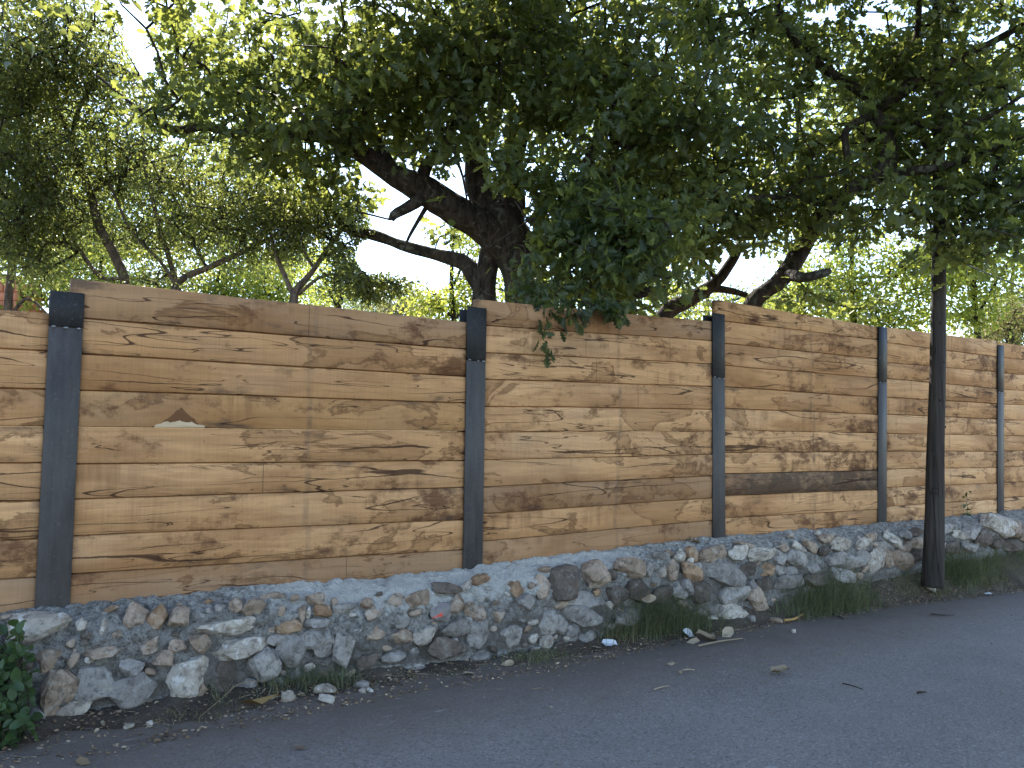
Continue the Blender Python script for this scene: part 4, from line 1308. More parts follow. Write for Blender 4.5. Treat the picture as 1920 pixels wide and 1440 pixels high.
YR = 9.0
lean_limbs = [
    ('trunk', [(1385, 760, YR, 22), (1390, 640, YR, 20), (1415, 565, YR, 17), (1452, 535, YR, 17), (1482, 500, YR, 17), (1508, 455, YR, 17), (1545, 400, YR - 0.85, 15), (1600, 352, YR - 0.95, 15), (1650, 325, YR - 1.05, 17), (1668, 290, YR - 1.10, 17), (1660, 240, YR - 1.15, 13), (1642, 212, YR - 1.15, 12), (1668, 190, YR - 1.20, 11), (1740, 140, YR - 1.35, 9), (1830, 95, YR - 1.55, 7), (1930, 40, YR - 1.7, 5)]),
    ('branch', [(1478, 515, YR, 12), (1508, 520, YR - 0.85, 9), (1545, 512, YR - 0.95, 8), (1556, 508, YR - 0.95, 6)]),
    ('branch', [(1640, 330, YR - 1.05, 12), (1700, 322, YR - 1.25, 9), (1770, 312, YR - 1.45, 8), (1850, 285, YR - 1.65, 5), (1930, 250, YR - 1.8, 4)]),
    ('branch', [(1640, 215, YR - 1.15, 9), (1610, 228, YR - 1.25, 8), (1585, 250, YR - 1.35, 7), (1590, 300, YR - 1.35, 6)]),
    ('branch', [(1660, 225, YR - 1.15, 9), (1720, 232, YR - 1.35, 6), (1770, 240, YR - 1.45, 6), (1850, 220, YR - 1.65, 4), (1930, 170, YR - 1.8, 3)]),
    ('branch', [(1652, 205, YR - 1.15, 9), (1610, 170, YR - 1.05, 9), (1520, 110, YR - 1.05, 9), (1480, 60, YR - 1.05, 7), (1450, -20, YR - 1.05, 5)]),
    ('branch', [(1700, 160, YR - 1.25, 7), (1720, 60, YR - 1.15, 6), (1725, -40, YR - 1.15, 4)]),
    ('branch', [(1560, 385, YR - 0.85, 9), (1480, 370, YR - 1.05, 7), (1400, 370, YR - 1.25, 5), (1300, 350, YR - 1.35, 3)]),
]
lean_crown = [
    (1400, 90, 8.3, 1.15, 1.2, .85, 210), (1620, 110, 8.3, 1.25, 1.2, .85, 240), (1830, 130, 8.2, 1.2, 1.2, .9, 230),
    (1380, 290, 8.0, 1.0, 1.0, .7, 170), (1560, 300, 8.4, .9, .9, .6, 130), (1780, 300, 8.2, 1.05, 1.0, .6, 170), (1890, 380, 7.4, .7, .8, .5, 90),
    (1690, 410, 7.7, .8, .7, .22, 70), (1430, 410, 8.3, .75, .7, .3, 55), (1850, 460, 7.4, .4, .5, .18, 26), (1560, 440, 8.2, .4, .4, .14, 16), (1940, 240, 7.2, .7, .9, .9, 70),
    (1290, 420, 8.0, .5, .6, .35, 45), (1530, 560, 8.5, .4, .3, .16, 10), (1600, 560, 8.6, .25, .2, .2, 6),
]
build_tree('oak_tree', 'leaning oak whose dark trunk slants right and up behind the third post', 'tree', 'trees behind the fence',
           gz(1385, YR), lean_limbs, lean_crown, 'leaf_oak', OAKS, .122, 27, .115, 22, sides=12, dens=.42,
           high=((5.2, 5.4, 7.4), (4.4, 2.3, 1.9), 800, 30))

YM = 9.6
build_tree('oak_tree', 'thin forked oak with arching stem left of the third post', 'tree', 'trees behind the fence', gz(1235, YM),
           [('trunk', [(1215, 760, YM, 18), (1225, 650, YM, 16), (1248, 588, YM, 15), (1292, 562, YM, 14), (1340, 532, YM, 12), (1372, 490, YM, 10), (1392, 450, YM, 7), (1420, 400, YM, 5), (1450, 330, YM, 4)]),
            ('branch', [(1330, 540, YM, 8), (1370, 545, YM, 6), (1420, 560, YM, 4)]),
            ('branch', [(1345, 525, YM, 6), (1310, 480, YM - .2, 4), (1270, 430, YM - .3, 3)]),
            ('branch', [(1260, 582, YM, 5), (1210, 520, YM, 4), (1200, 460, YM, 3)])],
           [(1420, 420, 9.4, .6, .6, .35, 45), (1240, 500, 9.6, .6, .6, .35, 40), (1330, 380, 9.6, .8, .6, .4, 60), (1440, 560, 9.6, .3, .3, .12, 8), (1300, 560, 9.8, .4, .3, .12, 10)],
           'leaf_oak', OAKS, .085, 24, .13, 23)

YH = 9.2
holm_limbs = [
    ('trunk', [(262, 760, YH, 12), (250, 600, YH, 10), (236, 530, YH, 8.5), (214, 478, YH, 8.5), (186, 425, YH, 8), (172, 370, YH, 7.5), (152, 315, YH, 7), (128, 250, YH, 5), (95, 170, YH, 4), (80, 60, YH, 3)]),
    ('branch', [(150, 312, YH, 5), (136, 260, YH, 5), (150, 200, YH, 4), (190, 130, YH, 3), (215, 40, YH, 2.5)]),
    ('branch', [(232, 520, YH, 4), (190, 520, YH + .1, 4), (150, 470, YH + .1, 4), (110, 410, YH + .1, 4), (70, 330, YH, 3)]),
    ('branch', [(172, 360, YH, 4), (240, 320, YH, 3), (330, 290, YH, 2.5)]),
]
holm_crown = [
    (60, 150, 8.8, .8, 1.0, .75, 330), (40, 330, 8.8, .75, 1.0, .7, 330), (190, 130, 9.0, .75, .9, .65, 190), (240, 290, 9.2, .75, .8, .55, 150),
    (120, 40, 8.8, .9, .9, .4, 110), (30, 450, 8.8, .45, .6, .35, 70), (170, 420, 9.3, .6, .6, .4, 70), (300, 180, 9.4, .4, .6, .45, 40), (90, 500, 9.2, .4, .5, .18, 30), (-60, 250, 8.8, .6, 1, 1.3, 80),
]
build_tree('holm_oak', 'dense small leaved evergreen oak with a curved pale stem behind the first bay', 'tree', 'trees behind the fence', gz(262, YH),
           holm_limbs, holm_crown, 'leaf_holm', OVAL, .05, 62, .12, 24, bark='bark_pale', dens=.72, high=((-5.6, 5.8, 6.6), (2.2, 2.0, 1.9), 260, 30))
build_tree('holm_oak', 'evergreen oak with a slim upright stem at the far left edge', 'tree', 'trees behind the fence', gz(15, 9.8),
           [('trunk', [(10, 760, 9.8, 11), (14, 640, 9.8, 9), (16, 560, 9.8, 8), (22, 490, 9.8, 7), (8, 420, 9.8, 6), (2, 320, 9.8, 5), (-10, 200, 9.8, 4)]),
            ('branch', [(16, 600, 9.8, 4), (50, 560, 9.8, 3), (90, 590, 9.8, 2)]), ('branch', [(20, 500, 9.8, 4), (60, 440, 9.8, 3), (100, 380, 9.8, 2)])],
           [(10, 250, 10, 1.0, .7, .9, 120), (20, 440, 10, .8, .5, .5, 80), (-40, 80, 10, 1, .8, .6, 50)],
           'leaf_holm', OVAL, .048, 55, .14, 25, bark='bark_pale', dens=.75)
build_tree('holm_oak', 'sloping many stemmed evergreen oak behind the middle of the second bay', 'tree', 'trees behind the fence', gz(340, 9.0),
           [('trunk', [(310, 760, 9, 9), (318, 600, 9, 8), (335, 530, 9, 6.5), (395, 500, 9, 6), (450, 475, 9, 5), (520, 440, 9, 4), (580, 410, 9, 3)]),
            ('trunk', [(350, 760, 9.1, 7), (345, 600, 9.1, 6), (322, 500, 9.1, 5), (300, 430, 9.1, 4.5), (285, 370, 9.1, 4), (270, 300, 9.1, 3), (268, 200, 9.1, 2.5)]),
            ('branch', [(330, 535, 9, 4), (300, 490, 9, 3), (245, 430, 9, 3), (200, 330, 9, 2)])],
           [(440, 430, 8.9, .75, .6, .4, 150), (380, 350, 9.0, .7, .7, .4, 110), (330, 450, 9.2, .55, .6, .3, 70), (540, 390, 8.9, .5, .6, .35, 100), (470, 320, 9.2, .6, .6, .3, 70), (300, 520, 9.2, .35, .4, .12, 20)],
           'leaf_holm', OVAL, .046, 58, .12, 26, bark='bark_pale', dens=.76)
build_tree('holm_oak', 'small forked evergreen oak leaning right towards the second post', 'tree', 'trees behind the fence', gz(550, 8.6),
           [('trunk', [(560, 760, 8.6, 10), (556, 620, 8.6, 8.5), (552, 555, 8.6, 7), (585, 510, 8.6, 5.5), (612, 470, 8.6, 4.5), (640, 430, 8.6, 3.5), (650, 390, 8.6, 2.5)]),
            ('branch', [(553, 560, 8.6, 5), (535, 520, 8.6, 4.5), (515, 470, 8.6, 4), (505, 420, 8.6, 3)]),
            ('branch', [(560, 552, 8.6, 3.5), (600, 520, 8.5, 3), (640, 515, 8.4, 2.5), (690, 530, 8.3, 2), (740, 540, 8.3, 1.5)]),
            ('branch', [(590, 505, 8.6, 3), (570, 470, 8.6, 3), (560, 420, 8.7, 2)])],
           [(690, 520, 8.3, .32, .3, .22, 52), (735, 545, 8.3, .14, .15, .17, 16), (640, 480, 8.4, .3, .3, .2, 34), (600, 420, 8.5, .4, .4, .3, 60), (690, 555, 8.3, .12, .12, .14, 10), (510, 440, 8.6, .35, .4, .3, 45), (700, 490, 8.3, .2, .2, .12, 12), (655, 400, 8.6, .25, .3, .2, 20)],
           'leaf_holm', OVAL, .05, 56, .085, 27, bark='bark_pale', dens=.85)


# --- sunlit trees further back
def back_tree(name, label, px, Y, top_px, crown, mat, size, per, sig, seed, shape=OVAL, trunk_r=7, group='sunlit trees further back'):
    P = [(px, 800, Y, trunk_r), (px + 3, 640, Y, trunk_r * .9), (px - 4, (640 + top_px) / 2, Y, trunk_r * .65), (px + 2, top_px, Y, trunk_r * .3)]
    rg = np.random.default_rng(seed)
    limbs = [('trunk', P)]
    for c in crown[:4]:
        y0 = (640 + top_px) / 2 + rg.uniform(-30, 60)
        limbs.append(('branch', [(px, y0 + 20, Y, trunk_r * .5), ((px + c[0]) / 2, (y0 + c[1]) / 2 + 8, (Y + c[2]) / 2, trunk_r * .35), (c[0], c[1], c[2], trunk_r * .2)]))
    build_tree(name, label, 'tree', group, gz(px, Y), limbs, crown, mat, shape, size, per, sig, seed, sides=7, dens=1.0)


back_tree('broadleaf_tree', 'sunlit yellow green tree rising behind the second post', 850, 15, 430, [(850, 545, 15, .75, .8, .5, 60), (815, 575, 15, .5, .5, .3, 30), (880, 470, 15, .35, .5, .5, 22), (905, 560, 15, .5, .5, .5, 30)], 'leaf_lime', .1, 30, .2, 41)
back_tree('broadleaf_tree', 'sunlit lime tree behind the stems at the far left', 110, 15.5, 260, [(120, 480, 15.5, 1.7, 1.2, .8, 150), (60, 380, 15.5, 1.4, 1, .9, 90), (250, 430, 15.5, 1.2, 1, .8, 110), (130, 250, 15.5, 1.5, 1, 1.0, 90), (240, 330, 15.5, 1.2, 1, .8, 70)], 'leaf_lime', .1, 32, .22, 42)
back_tree('broadleaf_tree', 'tall thin sunlit tree behind the second bay reaching above the oak branch', 420, 16.5, 100, [(420, 470, 16.5, 1.8, 1.2, .8, 110), (330, 300, 16.5, 1.5, 1, 1.2, 110), (450, 380, 16.5, 1.5, 1, 1.0, 100), (480, 200, 16.5, 1.8, 1.2, 1.2, 110), (540, 490, 16.5, .8, .8, .5, 40), (360, 90, 16.5, 1.6, 1, .8, 50)], 'leaf_lime', .1, 30, .22, 43)
back_tree('broadleaf_tree', 'small bright yellow green tree low behind the forked oak', 640, 19, 500, [(640, 500, 19, .5, .5, .35, 20), (615, 545, 19, .6, .5, .25, 28), (590, 480, 19, .5, .5, .4, 18)], 'leaf_lime', .11, 28, .2, 44)
back_tree('broadleaf_tree', 'sunlit tree seen between the oak trunk and the third post', 1170, 15, 420, [(1120, 540, 15, .9, .8, .4, 50), (1220, 520, 15, .9, .8, .55, 50), (1300, 560, 15, .8, .8, .35, 40), (1060, 560, 15, .5, .6, .3, 24), (1180, 440, 15, 1, .8, .5, 30)], 'leaf_lime', .1, 26, .22, 45)
back_tree('broadleaf_tree', 'sunlit lime tree above the fourth bay', 1600, 14.5, 410, [(1560, 540, 14.5, 1.1, .9, .5, 80), (1680, 520, 14.5, 1.1, .9, .6, 100), (1480, 590, 14.5, .8, .7, .25, 40), (1640, 600, 14.5, .9, .7, .25, 60), (1600, 440, 14.5, 1.0, .8, .4, 50)], 'leaf_lime', .1, 30, .2, 46)
back_tree('broadleaf_tree', 'sunlit lime tree right of the wooden pole', 1830, 15, 440, [(1820, 520, 15, .9, .8, .5, 90), (1890, 490, 15, .8, .8, .35, 55), (1800, 590, 15, .5, .6, .3, 40), (1780, 470, 15, .7, .6, .3, 36)], 'leaf_lime', .1, 30, .19, 47)
back_tree('broadleaf_tree', 'tall sunlit tree high behind the leaning oak crown', 1500, 17, 40, [(1420, 250, 17, 2.2, 1.2, 1.3, 90), (1620, 200, 17, 2.2, 1.2, 1.3, 90), (1780, 330, 17, 1.8, 1.2, .9, 70), (1500, 80, 17, 2, 1.2, 1, 50), (1840, 120, 17, 1.6, 1.2, 1.2, 50)], 'leaf_lime', .11, 28, .25, 48)
back_tree('broadleaf_tree', 'tall sunlit tree high behind the big oak crown', 1020, 18, 60, [(1080, 230, 18, 2.2, 1.2, 1.4, 80), (880, 120, 18, 2.0, 1.2, 1.2, 60), (700, 160, 18, 2.0, 1.2, 1.2, 60), (1000, 60, 18, 2.4, 1.2, .9, 50)], 'leaf_lime', .11, 28, .25, 49)
back_tree('broadleaf_tree', 'dark green tree in shade behind the last post', 1900, 19, 480, [(1900, 590, 19, 1.1, .9, .8, 90), (1860, 640, 19, .9, .7, .5, 50)], 'leaf_oak', .1, 30, .22, 50)
back_tree('broadleaf_tree', 'pale dry olive coloured tree above the last bay at right', 1890, 16.5, 560, [(1890, 605, 16.5, .62, .6, .34, 90), (1915, 580, 16.5, .45, .5, .3, 50), (1850, 630, 16.5, .3, .4, .2, 24)], 'leaf_olive', .055, 46, .13, 51)
back_tree('broadleaf_tree', 'mid green bushy tree filling the view behind the curved holm oak stem', 190, 13.5, 470, [(90, 560, 13.5, .9, .7, .45, 70), (200, 540, 13.5, .9, .7, .5, 80), (300, 560, 13.5, .8, .7, .4, 60), (150, 470, 13.5, .9, .7, .5, 50)], 'leaf_lime', .08, 36, .16, 52)
back_tree('broadleaf_tree', 'mid green bushy tree low behind the many stemmed oak', 410, 14, 490, [(380, 560, 14, .8, .7, .4, 60), (470, 560, 14, .8, .7, .45, 70), (540, 545, 14, .6, .6, .45, 46), (430, 490, 14, .9, .7, .4, 44)], 'leaf_lime', .08, 34, .16, 53)
back_tree('broadleaf_tree', 'green tree low between the thin forked oak and the pole', 1330, 17, 510, [(1280, 590, 17, .8, .7, .35, 50), (1400, 580, 17, .9, .7, .4, 50), (1500, 540, 17, .9, .7, .5, 50)], 'leaf_far', .09, 32, .2, 54)
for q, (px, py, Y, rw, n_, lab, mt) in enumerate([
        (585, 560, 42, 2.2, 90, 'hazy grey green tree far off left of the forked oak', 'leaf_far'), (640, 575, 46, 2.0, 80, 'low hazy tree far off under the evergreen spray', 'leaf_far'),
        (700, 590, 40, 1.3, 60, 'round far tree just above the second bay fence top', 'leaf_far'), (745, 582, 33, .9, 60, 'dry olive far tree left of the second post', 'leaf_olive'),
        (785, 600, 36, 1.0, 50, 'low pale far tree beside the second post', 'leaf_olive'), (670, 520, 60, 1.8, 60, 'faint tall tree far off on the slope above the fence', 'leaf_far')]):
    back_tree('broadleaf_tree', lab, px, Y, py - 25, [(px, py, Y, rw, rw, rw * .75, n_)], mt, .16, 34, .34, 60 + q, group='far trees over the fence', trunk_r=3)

# terracotta wall glimpsed at the far left
tw_ = empty('terracotta_wall', at(5, 600, 13.5), 'orange red masonry glimpsed between leaves at the far left', 'wall')
c0 = at(-40, 610, 13.5)
for r_i in range(6):
    for c_i in range(5):
        v, f = rounded_box((c_i * .2 + .1 * (r_i % 2), 0, r_i * .15), (c_i * .2 + .192 + .1 * (r_i % 2), .12, r_i * .15 + .142), .006)
        v[:, 1] += rng.normal() * .004
        if r_i == 5 and c_i in (0, 3, 4): continue
        part('block', v + c0, f, M['terracotta'], tw_)

# ================================================================== SHRUB, GRASS, LITTER
rng = np.random.default_rng(91)
sb = hit_soil(15, 1392)
shrub = empty('shrub', sb, 'round leaved green shrub growing against the wall at the left edge', 'shrub')
stems, LP, LO = [], [], []
for q in range(40):
    tip = at(rng.uniform(-90, 78), rng.uniform(1180, 1370), sb[1] + rng.uniform(-.12, .22))
    px_, py_ = project(tip[None]); 
    lim = np.interp(py_[0], [1165, 1190, 1280, 1390], [30, 45, 78, 62])
    if px_[0] > lim: tip = at(lim - 8, py_[0], tip[1])
    b0 = sb + np.array([rng.normal() * .08 - .05, rng.normal() * .05, 0])
    mid = (b0 + tip) / 2 + np.array([rng.normal() * .04, rng.normal() * .04, .05])
    stems.append(tube([b0, mid, tip], [.005, .004, .002], 5, step=.05))
    for w_ in range(20):
        fq = rng.uniform(.2, 1.03)
        p = (1 - fq) ** 2 * b0 + 2 * fq * (1 - fq) * mid + fq ** 2 * tip
        LP.append(p + rng.normal(size=3) * .028)
LP = np.array(LP); x_, y_ = project(LP)
LP = LP[(x_ < np.interp(y_, [1150, 1175, 1200, 1290, 1350, 1400], [20, 36, 42, 84, 74, 40])) & (x_ > -110) & (y_ > 1165)]
v, f = join(stems)
part('stem', v, f, M['twig'], shrub)
t, b, nn = leaf_frames(len(LP), rng, None, up=.9, droop=.05)
nn = unit(nn + np.array([.1, -.55, .1])); nn = unit(nn - (nn * t).sum(1, keepdims=True) * t); b = np.cross(nn, t)
leaf_parts(shrub, ROUND, M['leaf_bush'], LP, t, b, nn, .062 * rng.uniform(.65, 1.2, len(LP)), rng.random(len(LP)))


def grass_patch(label, spots, seed, straw=.22, cat=None):
    """spots: (px, py, spread_px, height, blades)"""
    rg = np.random.default_rng(seed)
    VV, TT = [], []
    for px, py, sp, hgt, nb in spots:
        c = hit_soil(px, py)
        k = np.linalg.norm(c - CO) / F
        pos = c + U * (rg.normal(size=(nb, 1)) * sp * k) + NRM * (rg.normal(size=(nb, 1)) * .075)
        for p in pos: p[2] = verge_z(*sn(p)) - .01
        h = hgt * rg.uniform(.35, 1.35, nb)
        dr = unit(np.stack([rg.normal(size=nb) * 1.0 + .1, rg.normal(size=nb) * 1.0 - .25, np.zeros(nb)], 1))
        bend = rg.uniform(.15, 1.9, nb) * h
        wd = rg.uniform(.0012, .0028, nb)
        side = np.cross(dr, [0, 0, 1.])
        rows = []
        for f in (0, .35, .7, 1.):
            cc = pos + dr * (bend * f * f)[:, None] + np.array([0, 0, 1.]) * (h * (f - .28 * f * f * (bend / h)))[:, None]
            ww = (wd * (1 - f) + .0002)[:, None]
            rows += [cc - side * ww, cc + side * ww]
        VV.append(np.stack(rows, 1).reshape(-1, 3))
        tt = np.where(rg.random(nb) < straw, rg.uniform(.85, 1., nb), rg.uniform(.0, .7, nb))
        TT.append(np.repeat(tt, 8))
    V = np.concatenate(VV); T = np.concatenate(TT)
    n = len(V) // 8
    q = np.array([[0, 1, 3, 2], [2, 3, 5, 4], [4, 5, 7, 6]])
    Fq = (q[None] + (np.arange(n) * 8)[:, None, None]).reshape(-1, 4)
    o = obj('grass', mesh_np('grass', V - V[0], Fq, M['grass'], tint=T), None, V[0])
    tag(o, label, kind='stuff')


grass_patch('thick dark grass hanging over the wall foot between second and third posts', [(1150, 1190, 28, .15, 380), (1200, 1180, 34, .36, 800), (1255, 1172, 36, .34, 850), (1300, 1175, 26, .17, 420), (1350, 1172, 26, .08, 150)], 1)
grass_patch('thick dark grass at the wall foot left of the fourth post', [(1480, 1150, 24, .19, 320), (1530, 1140, 28, .34, 800), (1580, 1132, 28, .36, 800), (1625, 1118, 16, .15, 240), (1600, 1150, 22, .05, 100)], 2)
grass_patch('grass around the foot of the wooden pole', [(1700, 1085, 18, .15, 300), (1735, 1088, 14, .12, 260), (1785, 1075, 16, .3, 800), (1815, 1075, 16, .28, 600), (1830, 1060, 14, .24, 260), (1760, 1092, 14, .12, 220), (1680, 1100, 16, .08, 100)], 3)
grass_patch('dry grass and weeds on the verge at the right edge', [(1870, 1050, 18, .22, 380), (1905, 1042, 18, .24, 400), (1880, 1080, 22, .08, 120), (1940, 1040, 16, .2, 200)], 4, .35)
grass_patch('weedy grass on the earth bank between pole and right edge', [(1840, 1075, 20, .12, 260), (1880, 1088, 22, .07, 160), (1860, 1060, 16, .2, 240), (1910, 1075, 18, .12, 200)], 8, .45)
grass_patch('thin grass at the wall foot below the long pale stones', [(540, 1282, 24, .13, 260), (580, 1280, 22, .14, 260), (620, 1276, 20, .11, 160), (500, 1290, 16, .08, 80), (660, 1275, 14, .1, 80), (405, 1300, 8, .12, 50)], 5, .25)
grass_patch('short straw coloured grass at the wall foot right of the second post', [(985, 1240, 18, .08, 150), (1015, 1236, 16, .09, 150), (1050, 1230, 16, .07, 100), (850, 1262, 20, .05, 70), (770, 1275, 24, .04, 80), (940, 1248, 14, .05, 60)], 6, .5)
grass_patch('sparse dry stalks in the dirt at the left wall corner', [(330, 1345, 26, .05, 70), (400, 1335, 24, .06, 80), (450, 1322, 20, .05, 60), (690, 1290, 20, .04, 50)], 7, .7)

# leaf litter and chips too many to count
rg = np.random.default_rng(33)
n = 8000
s_ = rg.uniform(-3, 11, n); fr = rg.random(n) ** .8
nn_ = np.array([(-.24 + (float(edge_n(a)) - .12 + .24) * f) for a, f in zip(s_, fr)])
stray = rg.random(n) < .13
nn_ = np.where(stray, np.array([float(edge_n(a)) for a in s_]) - rg.exponential(.45, n), nn_)
pos = np.array([W(a, b_, verge_z(a, b_) + .006) for a, b_ in zip(s_, nn_)])
t = unit(rg.normal(size=(n, 3)) * np.array([1, 1, .18]))
up = unit(np.array([0, 0, 1.]) + rg.normal(size=(n, 3)) * .45)
up = unit(up - (up * t).sum(1, keepdims=True) * t); b = np.cross(up, t)
sz = np.where(stray, rg.uniform(.006, .016, n), rg.uniform(.008, .036, n) * (1 - .3 * (rg.random(n))))
tint = rg.random(n) ** 1.15
V, Fc, T = leaves_mesh(OVAL, pos, t, b, up, sz, tint)
lt = obj('leaf_litter', mesh_np('leaf_litter', V, Fc, M['dead'], tint=T))
tag(lt, 'brown crumbled leaves and bits scattered along the verge', kind='stuff')
# pebbles and grit
n = 1100
s_ = rg.uniform(-3, 11, n); fr = rg.random(n)
nn_ = np.array([(-.24 + (float(edge_n(a)) + .2) * f) for a, f in zip(s_, fr)])
stray = rg.random(n) < .22
nn_ = np.where(stray, np.array([float(edge_n(a)) for a in s_]) - rg.exponential(.6, n), nn_)
pv, pf = [], []
bv, bf = ico(1)
for q in range(n):
    r = rg.uniform(.0025, .006) if stray[q] else rg.uniform(.003, .013)
    v = bv * (1 + .35 * rg.random((len(bv), 1))) * np.array([1, rg.uniform(.6, 1), rg.uniform(.4, .8)]) * r
    pv.append(v + W(s_[q], nn_[q], verge_z(s_[q], nn_[q]) + r * .3)); pf.append(bf + q * len(bv))
gr = obj('gravel', mesh_np('gravel', np.concatenate(pv), np.concatenate(pf), M['st_t']))
tag(gr, 'pale grit and pebbles scattered on verge and asphalt edge', kind='stuff')
# straws and twigs
tw = []
for q in range(520):
    a = rg.uniform(-2.8, 10.5) if q % 2 else rg.uniform(5.5, 10.5); f = rg.random()
    nn1 = -.24 + (float(edge_n(a)) + .2) * f - (rg.exponential(.4) if q % 5 == 0 else 0)
    p = W(a, nn1, verge_z(a, nn1) + .008)
    d = unit(rg.normal(size=3) * np.array([1, 1, .15])) * rg.uniform(.03, .13)
    tw.append(tube([p - d / 2, p + rg.normal(size=3) * .004, p + d / 2], [.0016, .0018, .001], 4))
v, f = join(tw)
tag(obj('straw_litter', mesh_np('straw_litter', v, f, M['dead'], tint=rg.random(len(v)))), 'thin straws and twigs lying along the verge', kind='stuff')

# single things on the ground
def loose_stone(px, py, w, h, rot, c_, label, cat='stone', name='loose_stone'):
    p = hit_soil(px, py + h * .45)
    k = np.linalg.norm(p - CO) / F
    v, f = rock(rg, True, 4.5, 7, .06)
    v = v * np.array([w * k * .5, w * k * .36, h * k * .5])
    a = math.radians(-rot)
    v = np.stack([v[:, 0] * math.cos(a) - v[:, 2] * math.sin(a), v[:, 1], v[:, 0] * math.sin(a) + v[:, 2] * math.cos(a)], 1)
    o = obj(name, mesh_np(name, v, f, M['st_' + c_]), None, p + np.array([0, 0, h * k * .35]))
    tag(o, label, cat, 'loose stones on the verge')


LOOSE = [(609, 1291, 38, 20, -5, 'w', 'pale angular stone lying on the dirt below the wall, larger of a pair'), (614, 1311, 34, 15, 25, 'w', 'tilted white stone lying just in front of a larger pale stone'),
         (540, 1304, 27, 20, -20, 'w', 'white wedge shaped stone right of the ochre husk'), (676, 1283, 30, 14, 0, 'g', 'flat grey stone on the dirt right of the pale pair'),
         (679, 1295, 16, 9, 0, 'w', 'small white chip below the flat grey stone'), (694, 1294, 13, 8, 10, 'w', 'tiny white chip right of another below the flat grey stone'),
         (243, 1361, 18, 10, -25, 'w', 'white pebble on the dirt under the left wall corner'), (281, 1355, 12, 8, 10, 'w', 'small round white pebble right of a bigger one under the wall corner'),
         (1316, 1150, 22, 12, 0, 'g', 'grey stone half hidden by grass before the third post'), (1337, 1157, 22, 11, 0, 'w', 'flat pale stone on the dirt right of the grass before the third post'),
         (1410, 1160, 16, 12, 0, 'g', 'small grey stone under the slanting pinkish stone'), (1455, 1163, 22, 10, 5, 't', 'tan stone on the verge left of the yellow twig'),
         (1489, 1183, 9, 7, 0, 'w', 'little pale pebble on the asphalt below the yellow twig'), (1275, 1259, 9, 7, 0, 't', 'little tan pebble on the asphalt beside a straw'),
         (1034, 1326, 7, 5, 0, 'w', 'lone tiny pebble on the asphalt in mid lane'), (1744, 1103, 20, 8, 25, 'w', 'white flat stone on the verge below the wooden pole')]
for a in LOOSE: loose_stone(*a)


def ground_leaf(px, py, size_px, mat, shape, label, cat, name, group=None, tilt=.5, yaw=None, tint=.6, n=1, at_p=None):
    p = hit_soil(px, py) if at_p is None else at_p
    k = np.linalg.norm(p - CO) / F
    parts_ = []
    for q in range(n):
        a = rg.uniform(0, 6.28) if yaw is None else yaw + q * .7
        t = unit(np.array([[math.cos(a), math.sin(a), rg.uniform(.0, tilt)]]))
        u_ = unit(np.array([[rg.normal() * .4, -.35 + rg.normal() * .3, 1.]])); u_ = unit(u_ - (u_ * t).sum() * t); b = np.cross(u_, t)
        v = shape[0].copy(); v[:, 2] += .35 * (v[:, 0] - .5) ** 2 + (1.3 if n > 1 else .5) * v[:, 1] ** 2 + .06 * np.sin(v[:, 0] * 9 + q * 2) + .05 * np.sin(v[:, 1] * 23 + px)
        sz = size_px * k * (1 if q == 0 else rg.uniform(.5, .8))
        c = np.array([rg.normal(), rg.normal() * .5, .0]) * sz * (.35 if q else 0)
        vv = (v[:, 0:1] - .5) * t + v[:, 1:2] * b + v[:, 2:3] * u_
        parts_.append((vv * sz + c + np.array([0, 0, sz * .14]), [shape[1]]))
    v, f = join(parts_)
    o = obj(name, mesh_np(name, v, f, mat, tint=np.full(len(v), tint)), None, p)
    return tag(o, label, cat, group)


G = 'dead leaves lying about'
ground_leaf(487, 1326, 74, M['husk'], HUSK, 'long pointed ochre husk lying at the wall foot', 'husk', 'dry_husk', None, .35, .75, .6)
ground_leaf(1462, 1262, 36, M['dead'], ROUND, 'curled brown leaf alone in the middle of the asphalt', 'dead leaf', 'dead_leaf', G, .5, .2, .75, 2)
ground_leaf(1214, 1126, 30, M['dead'], ROUND, 'pale crumpled leaf caught high in the grass before the wall', 'dead leaf', 'dead_leaf', G, .8, None, .95, 2, hit(1214, 1128, -.5))
ground_leaf(1165, 1148, 26, M['dead'], OAK, 'tan oak leaf resting against the grey boulder beside the grass', 'dead leaf', 'dead_leaf', G, .6, None, .8, 1, hit(1165, 1150, -.48))
ground_leaf(1226, 1100, 22, M['dead'], OAK, 'brown leaf just above the pale crumpled leaf in the grass', 'dead leaf', 'dead_leaf', G, .6, None, .6, 1, hit(1226, 1101, -.45))
ground_leaf(1290, 1192, 26, M['paper'], ROUND, 'white torn scrap left of the heap of leaves on the verge', 'paper scrap', 'paper_scrap', None, .8, None, .3, 2)
ground_leaf(1325, 1200, 40, M['dead'], ROUND, 'largest brown leaf of the heap on the verge before the third post', 'dead leaf', 'dead_leaf', G, .9, None, .7, 2)
ground_leaf(1364, 1192, 30, M['dead'], ROUND, 'pale leaf at the right end of the heap on the verge', 'dead leaf', 'dead_leaf', G, .9, None, 1., 2)
ground_leaf(1300, 1206, 24, M['dead'], OVAL, 'narrow tan leaf under the white torn scrap', 'dead leaf', 'dead_leaf', G, .7, None, .9, 1)
ground_leaf(1142, 1211, 30, M['paper'], ROUND, 'crumpled white paper on the dirt below the grey boulder', 'paper scrap', 'paper_scrap', None, .4, -.5, .6, 2)
ground_leaf(1118, 1216, 18, M['dead'], OVAL, 'cream leaf left of the crumpled white paper', 'dead leaf', 'dead_leaf', G, .3, 0., 1., 1)
ground_leaf(955, 1248, 24, M['dead'], ROUND, 'tan leaf pair at the asphalt edge right of the second post', 'dead leaf', 'dead_leaf', G, .5, None, .85, 2)
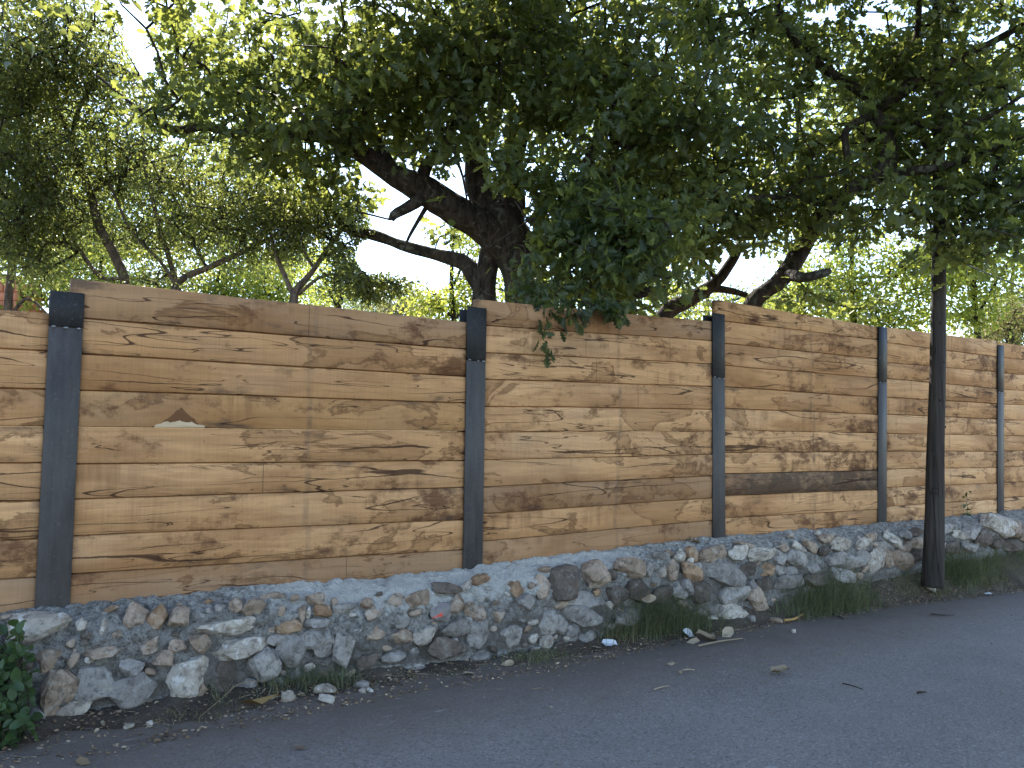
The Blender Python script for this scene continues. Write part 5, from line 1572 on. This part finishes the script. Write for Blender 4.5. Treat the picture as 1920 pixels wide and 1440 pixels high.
ground_leaf(880, 1267, 26, M['dead'], OVAL, 'cream flat leaf at the asphalt edge below the second post', 'dead leaf', 'dead_leaf', G, .15, .5, .95, 2)
ground_leaf(493, 1300, 16, M['dead'], OAK, 'pale leaf standing on edge above the ochre husk', 'dead leaf', 'dead_leaf', G, 1.5, 1., 1., 1)
ground_leaf(565, 1302, 16, M['dead'], OVAL, 'cream leaf right of the white wedge stone', 'dead leaf', 'dead_leaf', G, .6, None, .95, 1)
ground_leaf(505, 1333, 18, M['dead'], OAK, 'tan leaf just below the right end of the ochre husk', 'dead leaf', 'dead_leaf', G, .4, None, .8, 1)
ground_leaf(562, 1405, 22, M['dead'], OVAL, 'brown leaf lying on the asphalt left of the lane middle', 'dead leaf', 'dead_leaf', G, .2, .2, .45, 1)
ground_leaf(155, 1432, 26, M['dead'], OVAL, 'brown leaf at the bottom left corner of the asphalt', 'dead leaf', 'dead_leaf', G, .2, -.3, .35, 1)
ground_leaf(1258, 1247, 14, M['dead'], OAK, 'small tan leaf on the asphalt above the straw', 'dead leaf', 'dead_leaf', G, .4, None, .85, 1)
ground_leaf(1565, 1144, 18, M['dead'], OVAL, 'cream leaf at the grass edge left of the fourth post', 'dead leaf', 'dead_leaf', G, .8, None, 1., 2)
ground_leaf(1856, 1115, 12, M['paper'], OVAL, 'tiny white scrap on the asphalt at the right', 'paper scrap', 'paper_scrap', None, .2, None, .5, 2)
ground_leaf(1298, 1018, 28, M['dead'], OAK, 'russet leaves heaped on the mortar ledge left of the third post', 'dead leaf', 'dead_leaf', G, .6, None, .25, 4, hit(1298, 1020, -.05))


def stick(pts, r, mat, label, cat='stick', name='stick', tint=.5, grp='sticks on the ground'):
    P = np.array([hit_soil(x, y) + np.array([0, 0, r + z]) for x, y, z in pts])
    v, f = tube(P, [r] * (len(P) - 1) + [r * .5], 6, .05, 3, step=.02)
    o = obj(name, mesh_np(name, v - P[0], f, mat, tint=np.full(len(v), tint), smooth=True), None, P[0])
    tag(o, label, cat, grp)


stick([(1226, 1294, 0), (1240, 1290, .002), (1255, 1287, 0)], .004, M['dead'], 'straight pale straw on the asphalt', 'straw', 'straw', .9)
stick([(1280, 1258, 0), (1292, 1257, .002), (1303, 1258, 0)], .006, M['dead'], 'short pale stick on the asphalt under a tan leaf', tint=.9)
stick([(1580, 1283, 0), (1597, 1288, .004), (1618, 1294, 0)], .005, M['twig'], 'dark forked twig on the asphalt at right')
stick([(1720, 1301, 0), (1728, 1300, .002), (1737, 1300, 0)], .007, M['twig'], 'short dark twig on the asphalt near the right edge')
stick([(1470, 1168, .01), (1490, 1166, .015), (1505, 1158, .02)], .012, M['husk'], 'curved yellow twig on the verge left of the grass', tint=.2)
stick([(1310, 1215, .01), (1350, 1207, .012), (1392, 1201, .01)], .007, M['dead'], 'long pale stick under the heap of leaves', tint=.8)
stick([(1545, 1147, .0), (1568, 1156, .003), (1582, 1162, 0)], .006, M['twig'], 'dark stick at the grass edge left of the fourth post')
stick([(1745, 1152, .0), (1765, 1155, .003), (1790, 1154, 0)], .006, M['twig'], 'long dark twig on the asphalt below the wooden pole')
stick([(375, 1345, 0), (415, 1318, .02), (450, 1300, .05), (500, 1295, .05)], .003, M['dead'], 'thin bent straw at the wall foot left of the husk', 'straw', 'straw', .6)

# little weed growing on the ledge in the fifth bay
pw = hit(1812, 985, -.03)
weed = empty('weed', pw, 'small upright weed growing on the ledge right of the wooden pole', 'plant')
top = hit(1812, 922, -.03)
v, f = tube([pw, (pw + top) / 2 + np.array([.01, 0, 0]), top], [.004, .003, .0015], 5, step=.04)
part('stem', v, f, M['twig'], weed)
fx = np.linspace(.25, 1, 13)
pos = pw + (top - pw) * fx[:, None] + rg.normal(size=(13, 3)) * .006
t, b, nn = leaf_frames(13, rg, None, up=.6, droop=.3)
leaf_parts(weed, OVAL, M['leaf_bush'], pos, t, b, nn, rg.uniform(.05, .085, 13), rg.random(13))
print('LEAVES', BUDGET, 'faces', sum(len(o.data.polygons) for o in SC.objects if o.type == 'MESH'))
